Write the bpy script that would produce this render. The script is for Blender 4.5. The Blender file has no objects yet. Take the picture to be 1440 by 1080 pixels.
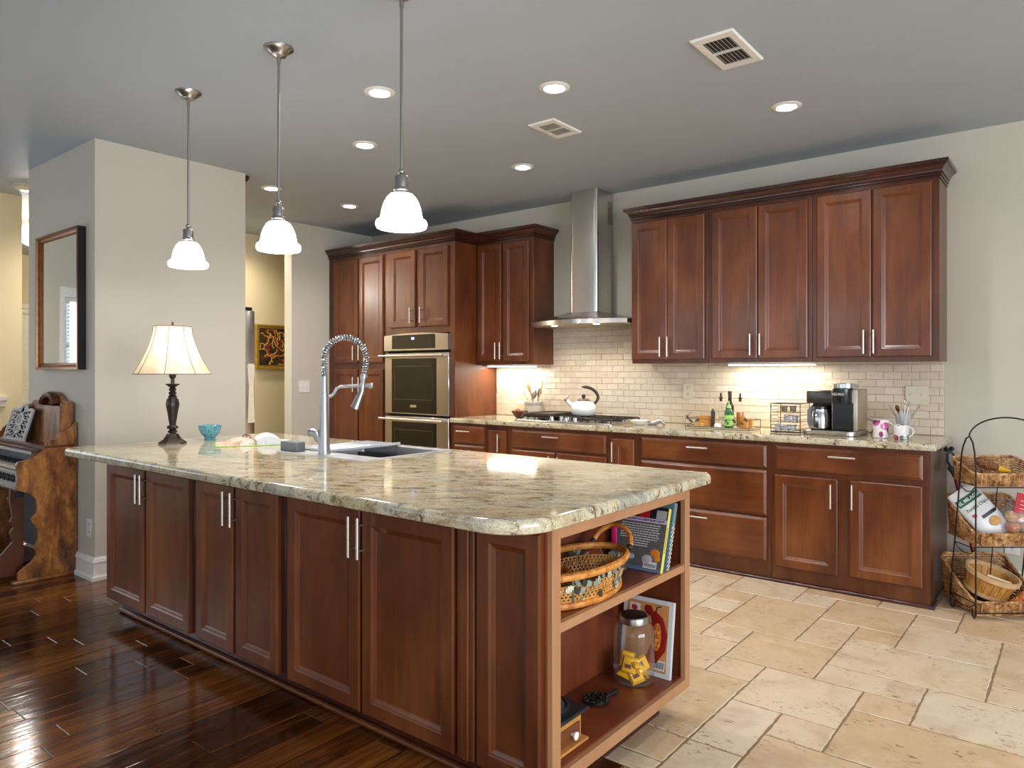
import bpy, bmesh, math, random
from mathutils import Vector, Matrix
SC = bpy.context.scene
COL = SC.collection
PI = math.pi
rnd = random.Random(7)

# ---------------------------------------------------------------- camera, world, large lights, exposure
CEIL = 2.785
cam_d = bpy.data.cameras.new('camera')
cam = bpy.data.objects.new('camera', cam_d)
COL.objects.link(cam)
cam_d.sensor_fit = 'HORIZONTAL'
cam_d.sensor_width = 36.0
cam_d.lens = 1008.0 / 1440.0 * 36.0
cam_d.shift_y = -16.5 / 1440.0
cam_d.clip_start = 0.05
cam.location = (0, 0, 1.31)
cam.rotation_euler = (PI / 2, 0, math.radians(38.65))
SC.camera = cam

w = bpy.data.worlds.new('world')
SC.world = w
w.use_nodes = True
wb = w.node_tree.nodes['Background']
wb.inputs[0].default_value = (0.80, 0.90, 1.0, 1)
wb.inputs[1].default_value = 1.0

SC.view_settings.view_transform = 'Standard'
SC.view_settings.look = 'None'
SC.view_settings.gamma = 1
SC.view_settings.use_curve_mapping = False
SC.view_settings.exposure = 0.30
SC.cycles.max_bounces = 8
SC.cycles.diffuse_bounces = 5
SC.cycles.sample_clamp_indirect = 6.0
SC.cycles.caustics_reflective = False
SC.cycles.caustics_refractive = False


def light(name, kind, loc, energy, color=(1, 1, 1), rot=(0, 0, 0), size=None, size_y=None, spot=None, radius=None):
    d = bpy.data.lights.new(name, kind)
    d.energy = energy
    d.color = color
    if kind == 'AREA':
        d.shape = 'RECTANGLE'
        d.size = size
        d.size_y = size_y
    if kind == 'SPOT':
        d.spot_size = spot
        d.spot_blend = 0.9
        d.shadow_soft_size = radius or 0.05
    if kind == 'POINT':
        d.shadow_soft_size = radius or 0.03
    o = bpy.data.objects.new(name, d)
    o.location = loc
    o.rotation_euler = rot
    COL.objects.link(o)
    return o


# right and hall: daylight through window openings; rear pair: added fill aimed at ceiling
DAY = (0.88, 0.925, 1.0)
light('fill_rear', 'AREA', (-3.4, -3.10, 1.45), 9, DAY, (math.radians(122), 0, 0), 5.2, 1.9)
light('fill_rear_door', 'AREA', (0.9, -3.10, 1.2), 8, DAY, (math.radians(122), 0, 0), 2.2, 2.2)
light('daylight_right', 'AREA', (4.42, 0.2, 1.35), 250, DAY, (math.radians(100), 0, PI / 2), 4.4, 2.0)
light('daylight_hall', 'AREA', (-6.92, 0.17, 1.45), 11, DAY, (PI / 2, 0, -PI / 2), 2.0, 0.95)
WARM = (1.0, 0.86, 0.68)
LED = (1.0, 0.94, 0.90)

# ---------------------------------------------------------------- mesh builder
ORG = {}


class MB:
    def __init__(s):
        s.bm = bmesh.new()
        s.M = None

    def add(s, verts, faces):
        M = s.M
        vs = [s.bm.verts.new((M @ Vector(v)) if M else v) for v in verts]
        for f in faces:
            if len(set(f)) > 2:
                try:
                    s.bm.faces.new([vs[i] for i in f])
                except ValueError:
                    pass
        return vs

    def box(s, x0, x1, y0, y1, z0, z1, bev=0.0, seg=1):
        if x0 > x1: x0, x1 = x1, x0
        if y0 > y1: y0, y1 = y1, y0
        if z0 > z1: z0, z1 = z1, z0
        v = [(x0, y0, z0), (x1, y0, z0), (x1, y1, z0), (x0, y1, z0), (x0, y0, z1), (x1, y0, z1), (x1, y1, z1), (x0, y1, z1)]
        f = [(0, 3, 2, 1), (4, 5, 6, 7), (0, 1, 5, 4), (1, 2, 6, 5), (2, 3, 7, 6), (3, 0, 4, 7)]
        if not bev:
            s.add(v, f)
            return s
        t = bmesh.new()
        tv = [t.verts.new(a) for a in v]
        for a in f: t.faces.new([tv[i] for i in a])
        bmesh.ops.bevel(t, geom=list(t.edges), offset=bev, segments=seg, profile=0.5, affect='EDGES')
        t.verts.index_update()
        s.add([tuple(a.co) for a in t.verts], [[q.index for q in a.verts] for a in t.faces])
        t.free()
        return s

    def loops(s, rings, closed=True, cap0=False, cap1=False):
        n = len(rings[0])
        v = [p for r in rings for p in r]
        f = []
        for i in range(len(rings) - 1):
            for j in range(n if closed else n - 1):
                k = (j + 1) % n
                f.append((i * n + j, i * n + k, (i + 1) * n + k, (i + 1) * n + j))
        if cap0: f.append(tuple(reversed(range(n))))
        if cap1: f.append(tuple((len(rings) - 1) * n + j for j in range(n)))
        s.add(v, f)
        return s

    def cyl(s, p0, p1, r0, r1=None, n=16, caps=True):
        r1 = r0 if r1 is None else r1
        return s.tube([p0, p1], [r0, r1], n, caps=caps)

    def tube(s, pts, r, n=8, closed=False, caps=True, flat=None):
        P = [Vector(p) for p in pts]
        m = len(P)
        R = r if isinstance(r, (list, tuple)) else [r] * m
        T = []
        for i in range(m):
            if closed: d = P[(i + 1) % m] - P[i - 1]
            else: d = P[min(i + 1, m - 1)] - P[max(i - 1, 0)]
            T.append(d.normalized() if d.length > 1e-9 else Vector((0, 0, 1)))
        a = Vector((0, 0, 1)) if abs(T[0].z) < 0.9 else Vector((1, 0, 0))
        u = (a - T[0] * a.dot(T[0])).normalized()
        rings = []
        for i in range(m):
            u = u - T[i] * u.dot(T[i])
            u = u.normalized() if u.length > 1e-6 else T[i].orthogonal().normalized()
            v = T[i].cross(u)
            rings.append([tuple(P[i] + (u * math.cos(2 * PI * k / n) + v * math.sin(2 * PI * k / n) * (flat or 1)) * R[i]) for k in range(n)])
        if closed:
            rings.append(rings[0])
        return s.loops(rings, True, caps and not closed, caps and not closed)

    def lathe(s, prof, c=(0, 0, 0), n=32, wob=None, sx=1.0, sy=1.0):
        rings = []
        for r, z in prof:
            rings.append([(c[0] + sx * r * (wob(2 * PI * k / n, z) if wob else 1) * math.cos(2 * PI * k / n),
                           c[1] + sy * r * (wob(2 * PI * k / n, z) if wob else 1) * math.sin(2 * PI * k / n), c[2] + z) for k in range(n)])
        c0 = prof[0][0] > 1e-6
        c1 = prof[-1][0] > 1e-6
        s.loops(rings, True, False, False)
        return s

    def disc(s, c, r, n=24, up=True, sx=1, sy=1):
        v = [(c[0] + sx * r * math.cos(2 * PI * k / n), c[1] + sy * r * math.sin(2 * PI * k / n), c[2]) for k in range(n)]
        s.add(v, [tuple(range(n)) if up else tuple(reversed(range(n)))])
        return s

    def sphere(s, c, r, n=14, m=9, sc=(1, 1, 1), rot=None):
        prof = []
        for i in range(m + 1):
            a = -PI / 2 + PI * i / m
            prof.append((math.cos(a) * r, math.sin(a) * r))
        rings = []
        for rr, z in prof:
            ring = []
            for k in range(n):
                p = Vector((rr * math.cos(2 * PI * k / n) * sc[0], rr * math.sin(2 * PI * k / n) * sc[1], z * sc[2]))
                if rot: p = rot @ p
                ring.append((c[0] + p.x, c[1] + p.y, c[2] + p.z))
            rings.append(ring)
        return s.loops(rings)

    def prism(s, poly, axis, a, b):
        def mk(p, d):
            return {'x': (d, p[0], p[1]), 'y': (p[0], d, p[1]), 'z': (p[0], p[1], d)}[axis]
        n = len(poly)
        v = [mk(p, a) for p in poly] + [mk(p, b) for p in poly]
        f = [tuple(range(n)), tuple(reversed(range(n, 2 * n)))]
        f += [(i, (i + 1) % n, n + (i + 1) % n, n + i) for i in range(n)]
        s.add(v, f)
        return s

    def sweep(s, path, prof, closed=False):
        """profile (out, z) swept along an xy path with mitred corners; 'out' is to the right of travel"""
        n = len(path)
        rings = []
        for i in range(n):
            p = Vector((path[i][0], path[i][1]))
            d0 = (p - Vector(path[i - 1][:2])).normalized() if (i > 0 or closed) else None
            d1 = (Vector(path[(i + 1) % n][:2]) - p).normalized() if (i < n - 1 or closed) else None
            if d0 is None: d0 = d1
            if d1 is None: d1 = d0
            n0 = Vector((d0.y, -d0.x)); n1 = Vector((d1.y, -d1.x))
            mt = (n0 + n1).normalized()
            mt = mt / max(0.2, mt.dot(n0))
            rings.append([(p.x + mt.x * o, p.y + mt.y * o, z) for o, z in prof])
        if closed: rings.append(rings[0])
        s.loops(rings, True, not closed, not closed)
        return s

    def panel(s, rect, rings, O, U, V, W, back=True):
        """nested rectangles (inset, depth) in the plane O+U*u+V*v, depth along W"""
        u0, u1, v0, v1 = rect
        O = Vector(O); U = Vector(U); V = Vector(V); W = Vector(W)
        L = []
        for ins, d in rings:
            L.append([tuple(O + U * a + V * b + W * d) for a, b in ((u0 + ins, v0 + ins), (u1 - ins, v0 + ins), (u1 - ins, v1 - ins), (u0 + ins, v1 - ins))])
        s.loops(L, True, back, True)
        return s

    def build(s, name, mat, parent=None, world=True, smooth=38, fixn=True, flat=False):
        bm = s.bm
        bmesh.ops.remove_doubles(bm, verts=bm.verts, dist=1e-5)
        if fixn: bmesh.ops.recalc_face_normals(bm, faces=bm.faces)
        root = parent
        if parent is not None and world and parent in ORG:
            t = ORG[parent]
            bmesh.ops.translate(bm, verts=bm.verts, vec=-t)
        me = bpy.data.meshes.new(name)
        bm.to_mesh(me)
        bm.free()
        for p in me.polygons: p.use_smooth = True
        me.set_sharp_from_angle(angle=math.radians(smooth))
        if flat:
            for p in me.polygons: p.use_smooth = abs(p.normal.z) < 0.9995
        if mat is not None:
            for mm in (mat if isinstance(mat, (list, tuple)) else [mat]): me.materials.append(mm)
        o = bpy.data.objects.new(name, me)
        COL.objects.link(o)
        if parent is not None:
            o.parent = parent
            if parent in ORG: ORG[o] = ORG[parent]
        return o


def tag(o, label=None, cat=None, group=None, kind=None):
    if label: o['label'] = label
    if cat: o['category'] = cat
    if group: o['group'] = group
    if kind: o['kind'] = kind
    return o


def thing(name, label, cat, loc=(0, 0, 0), rotz=0.0, group=None, rot=None):
    o = bpy.data.objects.new(name, None)
    o.empty_display_size = 0.1
    COL.objects.link(o)
    o.location = loc
    o.rotation_euler = rot or (0, 0, rotz)
    if rotz == 0 and rot is None: ORG[o] = Vector(loc)
    return tag(o, label, cat, group)


def struct(name, b, m, **k):
    return tag(b.build(name, m, **k), kind='structure')


def dup(root, loc, rotz=None, label=None, group=None, rot=None):
    r = root.copy()
    COL.objects.link(r)
    r.location = loc
    if rotz is not None: r.rotation_euler = (0, 0, rotz)
    if rot is not None: r.rotation_euler = rot
    if label: r['label'] = label
    if group: r['group'] = group
    for ch in list(root.children):
        c = ch.copy(); COL.objects.link(c); c.parent = r
        for g in ch.children:
            d = g.copy(); COL.objects.link(d); d.parent = c
    return r


def text(name, string, size, mat, parent, O, U, V, depth=0.0006, align='CENTER', bold=0.0, shear=0.0):
    cu = bpy.data.curves.new(name, 'FONT')
    cu.body = string
    cu.size = size
    cu.extrude = depth
    cu.offset = bold
    cu.shear = shear
    cu.align_x = align
    cu.align_y = 'CENTER'
    cu.resolution_u = 2
    t = bpy.data.objects.new(name + '_tmp', cu)
    COL.objects.link(t)
    bpy.context.view_layer.update()
    me = bpy.data.meshes.new_from_object(t.evaluated_get(bpy.context.evaluated_depsgraph_get()))
    bpy.data.objects.remove(t)
    bpy.data.curves.remove(cu)
    me.name = name
    U = Vector(U).normalized(); V = Vector(V).normalized(); W = U.cross(V)
    O = Vector(O)
    if parent is not None and parent in ORG: O = O - ORG[parent]
    M = Matrix(((U.x, V.x, W.x, O.x), (U.y, V.y, W.y, O.y), (U.z, V.z, W.z, O.z), (0, 0, 0, 1)))
    me.transform(M)
    me.materials.clear()
    me.materials.append(mat)
    o = bpy.data.objects.new(name, me)
    COL.objects.link(o)
    if parent is not None: o.parent = parent
    return o


def arc(c, r, a0, a1, n, plane='xz', ry=None):
    out = []
    for i in range(n + 1):
        a = a0 + (a1 - a0) * i / n
        p, q = r * math.cos(a), (ry or r) * math.sin(a)
        out.append({'xz': (c[0] + p, c[1], c[2] + q), 'yz': (c[0], c[1] + p, c[2] + q), 'xy': (c[0] + p, c[1] + q, c[2])}[plane])
    return out


def rrect(x0, x1, y0, y1, rs, n=6):
    """rounded rectangle, radii for (x0y0, x1y0, x1y1, x0y1)"""
    out = []
    for (cx, cy, a, r) in ((x0, y0, PI, rs[0]), (x1, y0, 1.5 * PI, rs[1]), (x1, y1, 0, rs[2]), (x0, y1, PI / 2, rs[3])):
        sx = 1 if cx == x0 else -1
        sy = 1 if cy == y0 else -1
        for i in range(n + 1):
            t = a + PI / 2 * i / n
            out.append((cx + sx * r + r * math.cos(t), cy + sy * r + r * math.sin(t)))
    return out

# ---------------------------------------------------------------- materials
def srgb(r, g, b):
    f = lambda c: (c / 255 / 12.92) if c <= 10 else ((c / 255 + 0.055) / 1.055) ** 2.4
    return (f(r), f(g), f(b), 1)


class NT:
    def __init__(s, name):
        s.m = bpy.data.materials.new(name)
        s.m.use_nodes = True
        s.t = s.m.node_tree
        s.b = s.t.nodes['Principled BSDF']
        s.out = s.t.nodes['Material Output']

    def n(s, typ, **k):
        nd = s.t.nodes.new(typ)
        for a, v in k.items():
            if a.startswith('i_'):
                key = a[2:]
                nd.inputs[int(key) if key.isdigit() else key.replace('_', ' ')].default_value = v
            else:
                setattr(nd, a, v)
        return nd

    def l(s, a, b):
        s.t.links.new(a, b)

    def coord(s, kind='Object', scale=(1, 1, 1), rot=(0, 0, 0), jitter=False):
        tc = s.n('ShaderNodeTexCoord')
        mp = s.n('ShaderNodeMapping')
        mp.inputs['Scale'].default_value = scale
        mp.inputs['Rotation'].default_value = rot
        s.l(tc.outputs[kind], mp.inputs['Vector'])
        if jitter:
            oi = s.n('ShaderNodeObjectInfo')
            vm = s.n('ShaderNodeVectorMath', operation='SCALE')
            vm.inputs[0].default_value = (13.7, 9.1, 17.3)
            s.l(oi.outputs['Random'], vm.inputs['Scale'])
            s.l(vm.outputs[0], mp.inputs['Location'])
        return mp.outputs[0]

    def noise(s, vec, scale, detail=4, rough=0.55, dist=0.0):
        nd = s.n('ShaderNodeTexNoise')
        nd.inputs['Scale'].default_value = scale
        nd.inputs['Detail'].default_value = detail
        nd.inputs['Roughness'].default_value = rough
        nd.inputs['Distortion'].default_value = dist
        if vec is not None: s.l(vec, nd.inputs['Vector'])
        return nd.outputs['Fac']

    def ramp(s, fac, stops):
        r = s.n('ShaderNodeValToRGB')
        e = r.color_ramp.elements
        while len(e) < len(stops): e.new(0.5)
        for i, (p, c) in enumerate(stops):
            e[i].position = p
            e[i].color = c if len(c) == 4 else (*c, 1)
        s.l(fac, r.inputs[0])
        return r.outputs[0]

    def mix(s, a, b, fac, mode='MIX'):
        m = s.n('ShaderNodeMix', data_type='RGBA', blend_type=mode)
        for v, i in ((fac, 0), (a, 6), (b, 7)):
            if hasattr(v, 'is_linked') or hasattr(v, 'links'):
                s.l(v, m.inputs[i])
            else:
                m.inputs[i].default_value = v
        return m.outputs[2]

    def math(s, op, a, b=0.0):
        m = s.n('ShaderNodeMath', operation=op)
        for v, i in ((a, 0), (b, 1)):
            if hasattr(v, 'links'): s.l(v, m.inputs[i])
            else: m.inputs[i].default_value = v
        return m.outputs[0]

    def bump(s, h, strength=0.2, dist=0.01, prev=None):
        b = s.n('ShaderNodeBump')
        b.inputs['Strength'].default_value = strength
        b.inputs['Distance'].default_value = dist
        s.l(h, b.inputs['Height'])
        if prev is not None: s.l(prev, b.inputs['Normal'])
        s.l(b.outputs[0], s.b.inputs['Normal'])
        return b.outputs[0]

    def base(s, c):
        if hasattr(c, 'links'): s.l(c, s.b.inputs['Base Color'])
        else: s.b.inputs['Base Color'].default_value = c

    def set(s, **k):
        for a, v in k.items():
            key = a.replace('_', ' ')
            if hasattr(v, 'links'): s.l(v, s.b.inputs[key])
            else: s.b.inputs[key].default_value = v
        return s


def plain(name, c, rough=0.5, metal=0.0, spec=0.5, var=0.06, scale=40, coat=0.0):
    t = NT(name)
    v = t.noise(t.coord(), scale, 3)
    dark = tuple(x * (1 - var) for x in c[:3]) + (1,)
    lite = tuple(min(1, x * (1 + var)) for x in c[:3]) + (1,)
    t.base(t.ramp(v, [(0.3, dark), (0.7, lite)]))
    t.set(Roughness=rough, Metallic=metal, Specular_IOR_Level=spec, Coat_Weight=coat)
    return t.m


def wallpaint(name, c, bump=0.12, sc=180, rough=0.7):
    t = NT(name)
    co = t.coord()
    big = t.noise(co, 1.2, 2)
    t.base(t.ramp(big, [(0.3, tuple(x * 0.97 for x in c[:3])), (0.7, tuple(x * 1.02 for x in c[:3]))]))
    h = t.noise(co, sc, 3, 0.6)
    t.set(Roughness=rough, Specular_IOR_Level=0.25)
    t.bump(h, bump, 0.004)
    return t.m


def cabinet_wood(name, dark, mid, lite, rough=0.32, grain='z', coat=0.25):
    t = NT(name)
    sc = {'z': (1, 1, 0.07), 'x': (0.07, 1, 1), 'y': (1, 0.07, 1)}[grain]
    co = t.coord('Object', sc, jitter=True)
    g1 = t.noise(co, 60, 6, 0.6, 0.3)
    g2 = t.noise(co, 9, 4, 0.6, 0.8)
    co2 = t.coord('Object', (1, 1, 0.45), jitter=True)
    blot = t.noise(co2, 3.2, 4, 0.6, 0.4)
    f = t.math('ADD', t.math('MULTIPLY', g1, 0.20), t.math('ADD', t.math('MULTIPLY', g2, 0.22), t.math('MULTIPLY', blot, 0.58)))
    t.base(t.ramp(f, [(0.32, dark), (0.5, mid), (0.68, lite)]))
    t.set(Roughness=t.math('ADD', t.math('MULTIPLY', blot, 0.12), rough - 0.06), Specular_IOR_Level=0.5, Coat_Weight=coat, Coat_Roughness=0.2)
    t.bump(g1, 0.04, 0.002)
    return t.m


def granite(name, speck=0.5, rot=0.35, flow=1.0, ss=85):
    t = NT(name)
    co = t.coord('Object', (1, 1, 1))
    tc_ = t.n('ShaderNodeTexCoord')
    mp_ = t.n('ShaderNodeMapping', vector_type='TEXTURE')
    mp_.inputs['Scale'].default_value = (1.0, 0.42, 0.6)
    mp_.inputs['Rotation'].default_value = (0, 0, rot)
    t.l(tc_.outputs['Object'], mp_.inputs['Vector'])
    st = mp_.outputs[0]
    n1 = t.noise(st, 6.5, 8, 0.70, 0.9)
    n2 = t.noise(st, 13, 8, 0.72, 0.7)
    n3 = t.noise(co, ss, 4, 0.7)
    n4 = t.noise(co, 210, 3, 0.7)
    base = t.ramp(n1, [(0.36, srgb(128, 112, 86)), (0.43, srgb(192, 180, 146)), (0.52, srgb(212, 205, 178)), (0.60, srgb(198, 192, 162)), (0.68, srgb(156, 152, 136))])
    brown = t.ramp(n2, [(0.395, (1, 1, 1, 1)), (0.445, (0, 0, 0, 1))])
    c = t.mix(base, srgb(78, 58, 38), t.math('MULTIPLY', brown, 0.9 * flow))
    gold = t.ramp(t.noise(st, 3.1, 6, 0.6, 1.0), [(0.47, (0, 0, 0, 1)), (0.60, (1, 1, 1, 1))])
    c = t.mix(c, srgb(166, 138, 84), t.math('MULTIPLY', gold, 0.42 * flow))
    grey = t.ramp(t.noise(st, 4.0, 7, 0.66, 1.2), [(0.52, (0, 0, 0, 1)), (0.64, (1, 1, 1, 1))])
    c = t.mix(c, srgb(142, 150, 150), t.math('MULTIPLY', grey, 0.75 * flow))
    sp = t.ramp(n3, [(0.35, (1, 1, 1, 1)), (0.42, (0, 0, 0, 1))])
    c = t.mix(c, srgb(50, 40, 30), t.math('MULTIPLY', sp, speck))
    sp2 = t.ramp(n4, [(0.38, (1, 1, 1, 1)), (0.52, (0, 0, 0, 1))])
    c = t.mix(c, srgb(112, 92, 66), t.math('MULTIPLY', sp2, 0.4))
    sp3 = t.ramp(t.noise(co, 150, 3, 0.7), [(0.58, (0, 0, 0, 1)), (0.66, (1, 1, 1, 1))])
    c = t.mix(c, srgb(222, 212, 188), t.math('MULTIPLY', sp3, 0.5))
    t.base(c)
    t.set(Roughness=0.07, Specular_IOR_Level=0.6)
    t.bump(n3, 0.02, 0.001)
    return t.m


def island_rand(t):
    g = t.n('ShaderNodeNewGeometry')
    return g.outputs['Random Per Island']


def travertine(name):
    t = NT(name)
    co = t.coord()
    r = island_rand(t)
    tone = t.ramp(r, [(0.0, srgb(207, 175, 136)), (0.3, srgb(216, 190, 157)), (0.7, srgb(221, 199, 169)), (1.0, srgb(225, 207, 181))])
    cl = t.noise(co, 5, 5, 0.6, 0.5)
    c = t.mix(tone, srgb(178, 148, 104), t.ramp(cl, [(0.48, (0, 0, 0, 1)), (0.75, (0.6, 0.6, 0.6, 1))]))
    c = t.mix(c, srgb(230, 216, 190), t.ramp(t.noise(co, 11, 5, 0.6), [(0.52, (0, 0, 0, 1)), (0.75, (0.5, 0.5, 0.5, 1))]))
    pz = t.noise(t.coord('Object', (1, 1.9, 1)), 31, 5, 0.70, 0.5)
    mask = t.noise(co, 6, 3)
    pits = t.math('MULTIPLY', t.ramp(pz, [(0.385, (1, 1, 1, 1)), (0.43, (0, 0, 0, 1))]), t.ramp(mask, [(0.47, (0, 0, 0, 1)), (0.60, (1, 1, 1, 1))]))
    c = t.mix(c, srgb(120, 92, 58), t.math('MULTIPLY', pits, 0.8))
    t.base(c)
    t.set(Roughness=0.42, Specular_IOR_Level=0.4)
    h = t.math('SUBTRACT', t.math('MULTIPLY', t.noise(co, 30, 4), 0.25), pits)
    t.bump(h, 0.35, 0.005)
    return t.m


def splash_tile(name):
    t = NT(name)
    co = t.coord()
    r = island_rand(t)
    tone = t.ramp(r, [(0.0, srgb(212, 196, 174)), (0.4, srgb(218, 204, 184)), (0.75, srgb(223, 210, 192)), (1.0, srgb(214, 197, 174))])
    c = t.mix(tone, srgb(184, 160, 122), t.ramp(t.noise(co, 22, 5, 0.65), [(0.55, (0, 0, 0, 1)), (0.8, (0.6, 0.6, 0.6, 1))]))
    t.base(c)
    t.set(Roughness=0.55, Specular_IOR_Level=0.35)
    t.bump(t.noise(co, 90, 4), 0.2, 0.003)
    return t.m


def plank_wood(name):
    t = NT(name)
    r = island_rand(t)
    off = t.n('ShaderNodeVectorMath', operation='SCALE')
    off.inputs[0].default_value = (31, 17, 7)
    t.l(r, off.inputs['Scale'])
    tc = t.n('ShaderNodeTexCoord')
    ad = t.n('ShaderNodeVectorMath', operation='ADD')
    t.l(tc.outputs['Object'], ad.inputs[0])
    t.l(off.outputs[0], ad.inputs[1])
    mp = t.n('ShaderNodeMapping')
    mp.inputs['Scale'].default_value = (1, 0.09, 1)
    t.l(ad.outputs[0], mp.inputs['Vector'])
    g1 = t.noise(mp.outputs[0], 45, 6, 0.65, 0.6)
    g2 = t.noise(mp.outputs[0], 10, 4, 0.6, 1.2)
    f = t.math('ADD', t.math('MULTIPLY', g1, 0.4), t.math('ADD', t.math('MULTIPLY', g2, 0.35), t.math('MULTIPLY', r, 0.25)))
    t.base(t.ramp(f, [(0.32, srgb(28, 12, 4)), (0.46, srgb(74, 37, 13)), (0.60, srgb(124, 70, 27)), (0.74, srgb(164, 106, 50))]))
    t.set(Roughness=0.14, Specular_IOR_Level=0.6)
    mp2 = t.n('ShaderNodeMapping')
    mp2.inputs['Scale'].default_value = (1, 0.22, 1)
    t.l(ad.outputs[0], mp2.inputs['Vector'])
    wav = t.noise(mp2.outputs[0], 26, 3, 0.5, 0.4)
    b1 = t.bump(wav, 0.22, 0.006)
    t.bump(g1, 0.05, 0.002, b1)
    return t.m


def metal(name, c, rough=0.25, brushed=None):
    t = NT(name)
    if brushed:
        v = t.noise(t.coord('Object', brushed), 520, 2, 0.5)
        t.set(Roughness=t.math('ADD', t.math('MULTIPLY', v, 0.03), rough - 0.015))
        t.base(t.ramp(v, [(0.3, tuple(x * 0.99 for x in c[:3])), (0.7, c)]))
    else:
        v = t.noise(t.coord(), 30, 2)
        t.set(Roughness=t.math('ADD', t.math('MULTIPLY', v, 0.05), rough))
        t.base(c)
    t.set(Metallic=1.0)
    return t.m


def emit(name, c, strength, base=(0.8, 0.8, 0.8, 1)):
    t = NT(name)
    t.base(base)
    t.set(Emission_Color=(*c[:3], 1), Emission_Strength=strength, Roughness=0.4)
    return t.m


def glass(name, c=(1, 1, 1, 1), rough=0.02, ior=1.45, dens=0.0):
    """thin clear wall: lets light through, reflects by its Fresnel angle"""
    t = NT(name)
    tr = t.n('ShaderNodeBsdfTransparent')
    tr.inputs['Color'].default_value = c
    gl = t.n('ShaderNodeBsdfGlossy')
    gl.inputs['Roughness'].default_value = rough
    lw = t.n('ShaderNodeLayerWeight')
    lw.inputs['Blend'].default_value = 0.5
    fac = t.math('ADD', t.math('MULTIPLY', t.math('POWER', lw.outputs['Facing'], 3.0), 0.8), 0.06)
    mx = t.n('ShaderNodeMixShader')
    t.l(fac, mx.inputs[0]); t.l(tr.outputs[0], mx.inputs[1]); t.l(gl.outputs[0], mx.inputs[2])
    last = mx.outputs[0]
    if dens:
        df = t.n('ShaderNodeBsdfDiffuse')
        df.inputs['Color'].default_value = c
        m2 = t.n('ShaderNodeMixShader')
        m2.inputs[0].default_value = dens
        t.l(last, m2.inputs[1]); t.l(df.outputs[0], m2.inputs[2])
        last = m2.outputs[0]
    t.l(last, t.out.inputs['Surface'])
    return t.m


def wicker(name, c1, c2, c3, s=120):
    t = NT(name)
    co = t.coord('Object', (1, 1, 1), jitter=True)
    n1 = t.noise(co, s, 3, 0.6)
    n2 = t.noise(co, 18, 3, 0.6)
    f = t.math('ADD', t.math('MULTIPLY', n1, 0.5), t.math('MULTIPLY', n2, 0.5))
    t.base(t.ramp(f, [(0.36, c1), (0.5, c2), (0.64, c3)]))
    t.set(Roughness=0.5)
    t.bump(n1, 0.2, 0.003)
    return t.m


M = {}
M['wall'] = wallpaint('wall_paint', srgb(202, 197, 183))
M['wallwarm'] = wallpaint('wall_paint_warm', srgb(214, 200, 166))
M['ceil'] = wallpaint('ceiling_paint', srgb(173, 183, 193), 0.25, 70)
M['white'] = plain('white_trim_paint', srgb(232, 231, 226), 0.35)
M['wood'] = cabinet_wood('cherry_wood', srgb(64, 28, 10), srgb(102, 51, 20), srgb(134, 78, 38))
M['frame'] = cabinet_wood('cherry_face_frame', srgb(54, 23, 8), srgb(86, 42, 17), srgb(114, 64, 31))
M['woodx'] = cabinet_wood('cherry_wood_across', srgb(64, 28, 10), srgb(102, 51, 20), srgb(134, 78, 38), grain='x')
M['woodin'] = cabinet_wood('cherry_wood_inside', srgb(78, 32, 16), srgb(112, 52, 26), srgb(132, 70, 40), 0.4, 'z', 0.1)
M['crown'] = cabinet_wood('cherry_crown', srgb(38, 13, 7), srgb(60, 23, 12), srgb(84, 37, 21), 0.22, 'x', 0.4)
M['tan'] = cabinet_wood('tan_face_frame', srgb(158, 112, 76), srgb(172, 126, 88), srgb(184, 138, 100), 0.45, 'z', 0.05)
M['granite'] = granite('island_granite', 0.55, 0.55)
M['granite2'] = granite('counter_granite', 1.0, -0.2, 0.5, 42)
M['tile'] = travertine('travertine')
M['grout'] = plain('floor_grout', srgb(146, 126, 98), 0.9)
M['splash'] = splash_tile('tumbled_stone')
M['grout2'] = plain('wall_grout', srgb(182, 164, 138), 0.9)
M['plank'] = plank_wood('scraped_hardwood')
M['gap'] = plain('floor_gap', srgb(24, 12, 6), 0.6)
M['steel'] = metal('brushed_steel', (0.62, 0.60, 0.57, 1), 0.28, (1, 1, 0.03))
M['steelx'] = metal('brushed_steel_across', (0.56, 0.52, 0.48, 1), 0.26, (0.03, 1, 1))
M['chrome'] = metal('polished_chrome', (0.60, 0.63, 0.66, 1), 0.14)
M['nickel'] = metal('satin_nickel', (0.40, 0.39, 0.37, 1), 0.26)
M['pull'] = metal('satin_pull', (0.66, 0.62, 0.57, 1), 0.33)
M['sinksteel'] = metal('sink_steel', (0.60, 0.61, 0.62, 1), 0.42)
M['faucet'] = metal('faucet_steel', (0.36, 0.37, 0.38, 1), 0.26)
M['iron'] = plain('black_iron', srgb(24, 23, 23), 0.45, 0.0, 0.5, 0.15)
M['wire'] = plain('black_wire', srgb(30, 28, 27), 0.4, 0.3)
M['blackglass'] = plain('black_oven_glass', srgb(16, 13, 10), 0.06, 0.0, 0.6)
M['blackplastic'] = plain('black_plastic', srgb(22, 22, 23), 0.25)
M['shade'] = emit('lit_white_glass', (1.0, 0.98, 0.95), 9.0)
M['lens'] = emit('downlight_lens', (1.0, 0.96, 0.9), 30.0)
M['strip'] = emit('led_strip', (1.0, 0.95, 0.87), 14.0)
M['glass'] = glass('clear_glass', (0.97, 0.98, 0.98, 1), 0.03, 1.45, 0.012)
M['porc'] = plain('white_porcelain', srgb(236, 236, 234), 0.12, 0, 0.6, 0.02)
M['plate'] = plain('ivory_plastic', srgb(214, 208, 184), 0.35)
M['plateW'] = plain('white_plastic', srgb(232, 231, 228), 0.35)
M['dark'] = plain('dark_recess', srgb(18, 16, 15), 0.7)

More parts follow.
